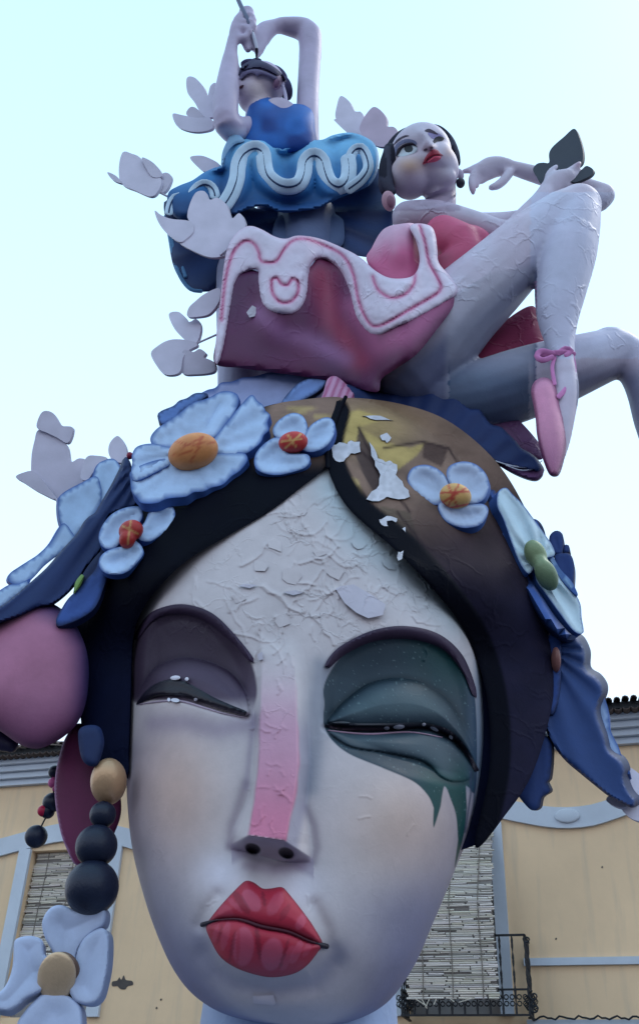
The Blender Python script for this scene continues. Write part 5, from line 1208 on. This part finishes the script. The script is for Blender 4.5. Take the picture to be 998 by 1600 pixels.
relief('skirt_fold', LOBE, lambda x, y: und_off(x, y)+.12-.10*ss(590, 620, x)*ss(660, 630, x)*ss(430, 390, y), .2, .02, 12, 4, lambda x, y, d: mix(lin((196, 92, 138)), lin((218, 180, 206)), ss(412, 352, y+.35*(x-620)+10*vnoise(x, y, 14, 5))), ROS, M_PAINT, D1, wr=.5)
relief('skirt_fold', [(404, 405), (412, 388), (430, 385), (438, 395), (434, 408), (420, 412)], .05, .1, .02, 10, 4, lin((214, 130, 168)), ROS, M_PAINT, D1)
# back of the skirt between the legs and the drape on the head
relief('skirt_back', [(600, 585), (660, 590), (720, 560), (790, 500), (832, 478), (842, 510), (852, 545), (830, 560), (780, 572), (735, 592), (705, 618), (650, 616), (605, 606)], .26, .15, .05, 30, 7, lin((150, 44, 84)), MAG, M_PAINT, D1)
relief('drape', [(500, 640), (506, 610), (512, 592), (525, 588), (545, 604), (556, 618), (546, 634)], .12, .2, .08, 14, 3, lambda x, y, d: mix(lin((212, 160, 196)), lin((176, 84, 130)), (.5+.5*np.sin((x-500+.4*(y-600))*.55))**2), MAG, M_PAINT, D1)
relief('skirt_back', [(560, 590), (640, 600), (720, 610), (790, 640), (840, 690), (848, 715), (830, 716), (780, 690), (700, 640), (600, 625), (556, 612)], .35, .2, .05, 22, 7, lin((96, 60, 100)), MAG*.6, M_PAINT, D1)
relief('loose_flake', [(385, 488), (394, 477), (403, 482), (398, 494), (390, 496)], .06, .005, 0, 5, 4, PAPER, PAPER, M_FACE, D1, smooth_pts=False)
# shoe with ribbon
sh = relief('ballet_shoe', [(829, 612), (833, 598), (842, 591), (853, 590), (864, 597), (870, 612), (874, 632), (880, 655), (884, 685), (882, 712), (875, 738), (868, 745), (858, 742), (850, 725), (843, 702), (838, 678), (836, 655), (833, 635)], -.46, .16, .10, 18, 3, lambda x, y, d: mix(lin((214, 140, 174)), lin((150, 86, 124)), ss(655, 730, y)*.8+.7*ss(7, 2, d)), lin((120, 66, 100)), M_SATIN, D1, sp=3)
for q in ([(842, 555, 4, -.50), (862, 552, 4.5, -.53), (882, 551, 4.5, -.53), (896, 553, 4, -.48)], [(862, 553, 5, -.53), (845, 549, 5, -.54), (838, 556, 4.5, -.54), (846, 563, 4.5, -.54), (862, 558, 4, -.53)], [(872, 552, 4, -.53), (882, 545, 4.5, -.54), (892, 548, 4, -.53), (884, 555, 4, -.53)],
          [(893, 556, 3.5, -.47), (896, 580, 3.5, -.47), (886, 604, 3.8, -.5), (872, 620, 4, -.52)], [(866, 558, 3, -.5), (862, 575, 3, -.5), (866, 600, 3, -.5)]):
    tube('ribbon', q, M_PETAL, sh, lin((206, 132, 186)), flat=.35, sp=4)
# dark butterfly in her hand
butterfly('black butterfly standing on the open hand of the reclining dancer', [[(832, 265), (838, 256), (848, 254), (857, 254), (857, 240), (863, 229), (880, 214), (896, 201), (904, 214), (910, 238), (907, 256), (890, 266), (870, 275), (846, 287), (838, 277)], [(888, 281), (900, 272), (910, 263), (916, 259), (926, 265), (922, 274), (908, 281), (896, 285)]], -.10, col=lin((34, 40, 58)), group=None)

# ================================================================== blue dancer standing behind, brush in her hands
D2 = thing('standing_dancer', 'standing ballerina figure in a blue tutu with both arms raised over her tilted head', 'statue', P(440, 600, .9))
O2 = .9
def U2(pts, flat=1.0, seg=18): return tube_geo([(a, b, r, o+O2) for a, b, r, o in pts], flat, seg)
g2 = [U2([(400, 205, 24, .0), (372, 206, 22, -.25), (354, 196, 20, -.5), (352, 182, 20, -.52)]),                     # upper arm towards us
      U2([(353, 188, 19.5, -.52), (353, 160, 20, -.5), (356, 132, 18.5, -.46), (359, 104, 15, -.42), (361, 80, 10.5, -.4), (364, 60, 8.5, -.4)]),
      U2([(364, 64, 9, -.4), (370, 48, 12, -.4), (377, 34, 13, -.4), (384, 24, 11, -.4)], .75),
      U2([(378, 18, 6, -.44), (388, 14, 6, -.46), (393, 22, 5.5, -.48), (392, 32, 5, -.48)]),
      U2([(382, 24, 6, -.46), (392, 24, 5.5, -.5), (397, 32, 5, -.5), (393, 39, 4.5, -.5)]),
      U2([(378, 36, 6, -.46), (390, 34, 5.5, -.5), (397, 40, 4.8, -.5), (392, 46, 4.2, -.48)]),
      U2([(374, 44, 6, -.44), (385, 44, 5.5, -.48), (391, 50, 4.5, -.48), (384, 55, 4, -.46)]),
      U2([(370, 54, 7, -.42), (376, 62, 6, -.44), (384, 56, 4.6, -.47)]),
      U2([(478, 225, 21, .0), (480, 190, 18.5, .0), (481, 150, 17.5, .0), (483, 110, 17.5, .0), (485, 75, 18, .0), (484, 58, 19, .0)]),   # right arm up
      U2([(484, 56, 19, .0), (474, 46, 18, .0), (455, 42, 15, -.05), (438, 40, 12.5, -.1), (428, 42, 11, -.14)]),
      U2([(430, 41, 11, -.14), (416, 48, 15, -.18), (406, 60, 16, -.2), (400, 72, 12, -.22)], .75),
      U2([(402, 70, 6, -.26), (403, 80, 5, -.27), (401, 90, 3.6, -.28)]),
      U2([(412, 66, 6.5, -.2), (408, 78, 5.5, -.22), (403, 88, 3.8, -.24)]),
      U2([(398, 62, 6, -.28), (390, 70, 5.5, -.3), (388, 79, 4.6, -.3)]),
      U2([(396, 54, 6, -.26), (386, 62, 5.5, -.3), (383, 72, 4.8, -.3), (387, 80, 4, -.29)]),
      U2([(402, 52, 6.5, -.24), (392, 52, 5.5, -.28), (386, 58, 4.5, -.3)]),
      U2([(430, 320, 30, .4), (434, 290, 30, .35), (436, 250, 34, .2), (436, 215, 36, .08), (434, 190, 36, .06)]),      # trunk
      U2([(404, 190, 22, -.0), (404, 172, 20, -.02), (406, 150, 20, -.02)]),
      U2([(385, 380, 30, .4), (385, 430, 48, .2), (384, 500, 46, .1), (384, 600, 44, .1), (384, 660, 44, .1)]),                             # pale legs
      U2([(480, 350, 50, .3), (480, 430, 50, .3), (478, 520, 44, .2), (476, 620, 40, .2)])]
V_, F_ = ball_geo(408, 134, 38, 36, O2-.08, 36, -25, 26, 18); g2.append((V_, F_))
V_, F_ = ball_geo(394, 150, 24, 27, O2-.12, 24, 0, 20, 14); g2.append((V_, F_))
V_, F_ = ball_geo(379, 128, 6, 7, O2-.14, 8, 0, 12, 10); g2.append((V_, F_))
def d2_col(x, y):
    C = mix(np.broadcast_to(lin((190, 180, 206)), (len(x), 3)), lin((168, 150, 176)), .5*vnoise(x, y, 30, 6))
    C = mix(C, lin((214, 196, 190)), .7*np.exp(-((x-405)/26.)**2-((y-142)/26.)**2))
    C = mix(C, lin((150, 160, 190)), .6*ss(300, 340, y)); C = mix(C, lin((70, 90, 130)), .9*ss(300, 320, y)*ss(410, 396, y)*ss(400, 420, x))
    C = mix(C, lin((224, 220, 236)), .8*ss(195, 204, y)*ss(300, 230, y)*(x < 385))
    return C
body2 = fuse('body', g2, .024, M_PAINT, D2, d2_col, 5, None, wr=.15)
b2v = BV[body2.name]
def dec2(name, pts, lift, col, parent=D2, step=2.2, mat=M_PETAL, thick=.02, bulge=0.):
    return relief(name, pts, on_surf(b2v, lift), thick, bulge, 3, step, col, col, mat, parent, sp=2.0)
dec2('mouth', [(374, 136), (377, 133), (381, 133), (379, 137), (375, 139)], .01, lin((70, 34, 54)))
V1, F1 = ball_geo(433, 129, 8.5, 12, O2-.32, 6, 14, 18, 12); mesh_obj('ear', V1, F1, M_PAINT, D2, lin((196, 168, 186)))
V1, F1 = ball_geo(432, 130, 4.5, 7.5, O2-.38, 3, 14, 14, 10); mesh_obj('ear_hollow', V1, F1, M_PAINT, D2, lin((126, 92, 122)))
hg = [ball_geo(395, 103, 20, 8, O2-.22, 18, 8), ball_geo(416, 110, 26, 9, O2-.2, 20, 28), ball_geo(428, 122, 24, 18, O2+.12, 24, 30), ball_geo(446, 138, 11, 20, O2+.02, 13, -14), ball_geo(401, 97, 10, 6, O2-.1, 9, 0)]
fuse('hair', hg, .02, M_DARK, D2, lambda x, y: mix(lin((78, 76, 108)), lin((122, 118, 150)), .8*np.exp(-(dline(x, y, [(376, 118), (398, 108), (424, 112), (440, 122)])/4)**2)), 4)
dec2('hair_cap', [(373, 118), (376, 106), (384, 98), (398, 93), (414, 97), (430, 106), (443, 118), (447, 130), (438, 122), (424, 114), (410, 108), (396, 107), (384, 111)], .02, lin((62, 58, 88)), bulge=.03, thick=.05)
dec2('eye_mask', [(374, 124), (377, 114), (386, 110), (398, 108), (410, 110), (424, 116), (438, 123), (434, 127), (420, 120), (408, 116), (402, 119), (395, 114), (386, 116), (379, 122)], .04, lin((112, 106, 140)), bulge=.01)
tube('hair_ribbon', [(438, 126, 2.4, O2-.3), (443, 138, 2.6, O2-.3), (446, 150, 2.8, O2-.28), (447, 162, 2.4, O2-.26)], M_PETAL, D2, lin((196, 190, 220)), sp=4)
# bodice
BB = lin((44, 104, 184))
bg2 = [ball_geo(413, 184, 33, 34, O2-.3, 34, 10, 26, 18), ball_geo(462, 192, 31, 31, O2-.3, 32, -10, 26, 18), ball_geo(436, 214, 54, 36, O2-.2, 46, 4, 26, 18), ball_geo(438, 190, 30, 26, O2-.2, 30)]
relief('bodice', [(381, 226), (383, 200), (386, 176), (394, 160), (412, 152), (430, 155), (446, 163), (461, 162), (478, 165), (489, 176), (492, 200), (490, 232), (440, 240), (392, 236)], lambda x, y: O2-.20+.0*x, .3, .26, 46, 4, lambda x, y, d: mix(BB, lin((28, 66, 140)), ss(.35, .75, vnoise(x, y, 22, 11))), BB*.6, M_PETAL, D2, surf=lambda x, y, d: -.07*np.exp(-((x-413)/20.)**2-((y-178)/18.)**2)*ss(0, 10, d)-.07*np.exp(-((x-464)/20.)**2-((y-182)/18.)**2)*ss(0, 10, d))
# tutu
TB = lin((54, 122, 184)); TD = lin((44, 70, 122)); TL = lin((196, 220, 240))
UNB = [(256, 322), (262, 312), (300, 300), (352, 300), (400, 325), (440, 332), (500, 322), (550, 290), (588, 262), (604, 300), (614, 330), (612, 355), (586, 396), (560, 400), (480, 378), (400, 382), (352, 398), (344, 430), (336, 452), (316, 456), (296, 452), (280, 434), (270, 412), (264, 380), (260, 350)]
def pan(x, y):
    a = np.arctan2(y-330, x-470); return .06*np.abs(np.sin(a*9))
relief('tutu_underside', UNB, lambda x, y: O2+.12+pan(x, y)-.0006*np.abs(x-470), .25, .05, 20, 5, lambda x, y, d: mix(TD, lin((30, 46, 88)), .8*(.5+.5*np.cos(np.arctan2(y-330, x-470)*18))), lin((52, 92, 140)), M_PAINT, D2, wr=.1)
relief('tutu_panel', [(426, 372), (430, 345), (445, 333), (470, 330), (510, 330), (530, 338), (537, 350), (532, 385), (480, 384), (440, 382)], O2+.0, .1, .04, 16, 5, lin((74, 94, 134)), TD, M_PAINT, D2, wr=.1)
for q in ([(262, 350), (268, 385), (274, 412), (284, 436), (298, 452), (314, 455)], [(259, 338), (266, 362), (272, 390), (282, 410), (290, 432)]):
    tube('trim', [(a, b, 3, O2+.02) for a, b in q], M_PETAL, D2, lin((96, 146, 190)), flat=.6, sp=5)
FR = [(262, 318), (264, 300), (280, 290), (300, 282), (318, 270), (335, 262), (346, 258), (350, 240), (360, 225), (384, 217), (408, 211), (424, 213), (434, 228), (446, 230), (464, 222), (484, 219), (504, 218), (520, 211), (545, 207), (566, 212), (584, 224), (592, 245), (588, 272), (576, 290), (556, 300), (534, 308), (512, 318), (496, 326), (470, 330), (440, 332), (412, 322), (390, 326), (366, 334), (340, 326), (316, 338), (290, 344), (272, 338)]
MC1 = crom([(352, 318), (362, 302), (370, 280), (373, 256), (382, 240), (398, 232), (410, 238), (413, 256), (418, 274), (434, 288), (452, 292), (468, 286), (475, 270), (478, 252), (490, 243), (502, 250), (508, 270), (516, 286), (530, 292), (542, 282), (545, 262), (543, 246), (552, 236), (564, 232), (572, 244), (575, 262), (566, 278), (552, 290)], False, 5)
MC2 = crom([(264, 332), (268, 316), (278, 307), (284, 318), (296, 330), (298, 310), (308, 294), (320, 288), (332, 294), (336, 306)], False, 5)
def fr_surf(x, y, d):
    dd = np.minimum(dline(x, y, MC1), dline(x, y, MC2))
    return (.05*np.sin(x/17.)+.16*ss(10, 30, dd))*ss(2, 12, d)
def fr_col(x, y, d):
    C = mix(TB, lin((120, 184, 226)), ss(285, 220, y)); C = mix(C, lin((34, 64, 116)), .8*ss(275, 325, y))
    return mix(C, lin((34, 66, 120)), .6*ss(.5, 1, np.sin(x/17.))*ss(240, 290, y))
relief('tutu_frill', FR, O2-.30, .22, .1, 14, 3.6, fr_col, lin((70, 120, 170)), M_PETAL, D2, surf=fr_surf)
relief('tutu_petal', [(346, 262), (347, 240), (354, 222), (364, 206), (372, 210), (382, 220), (366, 226), (354, 240)], O2-.4, .06, .03, 8, 3, lin((140, 180, 214)), TB, M_PETAL, D2)
def meander(pts, w_, off, dark=True, bw=6.5):
    c = crom([(a, b) for a, b in pts], False, 3)
    tg_ = np.gradient(c, axis=0); tg_ /= np.linalg.norm(tg_, axis=1, keepdims=True)+1e-9; nn = np.stack([-tg_[:, 1], tg_[:, 0]], 1)
    for s in (0,):
        q = c+nn*s*w_*.5
        V, F = tube_geo([(a, b, bw+w_*.42, off) for a, b in q[::3]], .28, 18, sp=4)
        mesh_obj('trim', V, F, M_PETAL, D2, lambda *a: 0) if False else mesh_obj('trim', V, F, M_PETAL, D2, TL)
    V, F = tube_geo([(a, b, 1.5, off-(bw+w_*.42)*.28*.0072) for a, b in c[::3]], .8, 8, sp=4)
    mesh_obj('trim_line', V, F, M_PETAL, D2, lin((34, 56, 96)))
MO = O2-.46
meander([(352, 318), (362, 302), (370, 280), (373, 256), (382, 240), (398, 232), (410, 238), (413, 256), (418, 274), (434, 288), (452, 292), (468, 286), (475, 270), (478, 252), (490, 243), (502, 250), (508, 270), (516, 286), (530, 292), (542, 282), (545, 262), (543, 246)], 13.5, MO)
meander([(546, 250), (552, 236), (564, 232), (572, 244), (575, 262), (566, 278), (552, 290), (540, 298)], 9, MO, bw=4.5)
meander([(296, 330), (298, 310), (308, 294), (320, 288), (332, 294), (336, 306)], 9, MO+.05, bw=4.2)
meander([(264, 332), (268, 316), (278, 307), (284, 318)], 7, MO+.08, bw=3.6)
# brush
t = thing('brush', 'long thin grey metal brush held between both hands of the standing blue dancer', 'brush', P(400, 92, O2-.3))
tube('handle', [(366, -14, 3.2, O2-.52), (376, 8, 3.6, O2-.52), (387, 32, 3.6, O2-.52), (394, 50, 3.0, O2-.45)], M_GOLD, t, lin((86, 90, 118)), seg=12, sp=6)
tube('ferrule', [(392, 46, 3.3, O2-.45), (398, 64, 3.4, O2-.4), (401, 76, 2.8, O2-.36)], M_GOLD, t, lin((170, 172, 190)), seg=12, sp=5)
tube('bristle_tip', [(401, 76, 2.6, O2-.36), (401, 86, 1.8, O2-.33), (400, 93, .7, O2-.32)], M_DARK, t, INK, seg=10, sp=3)
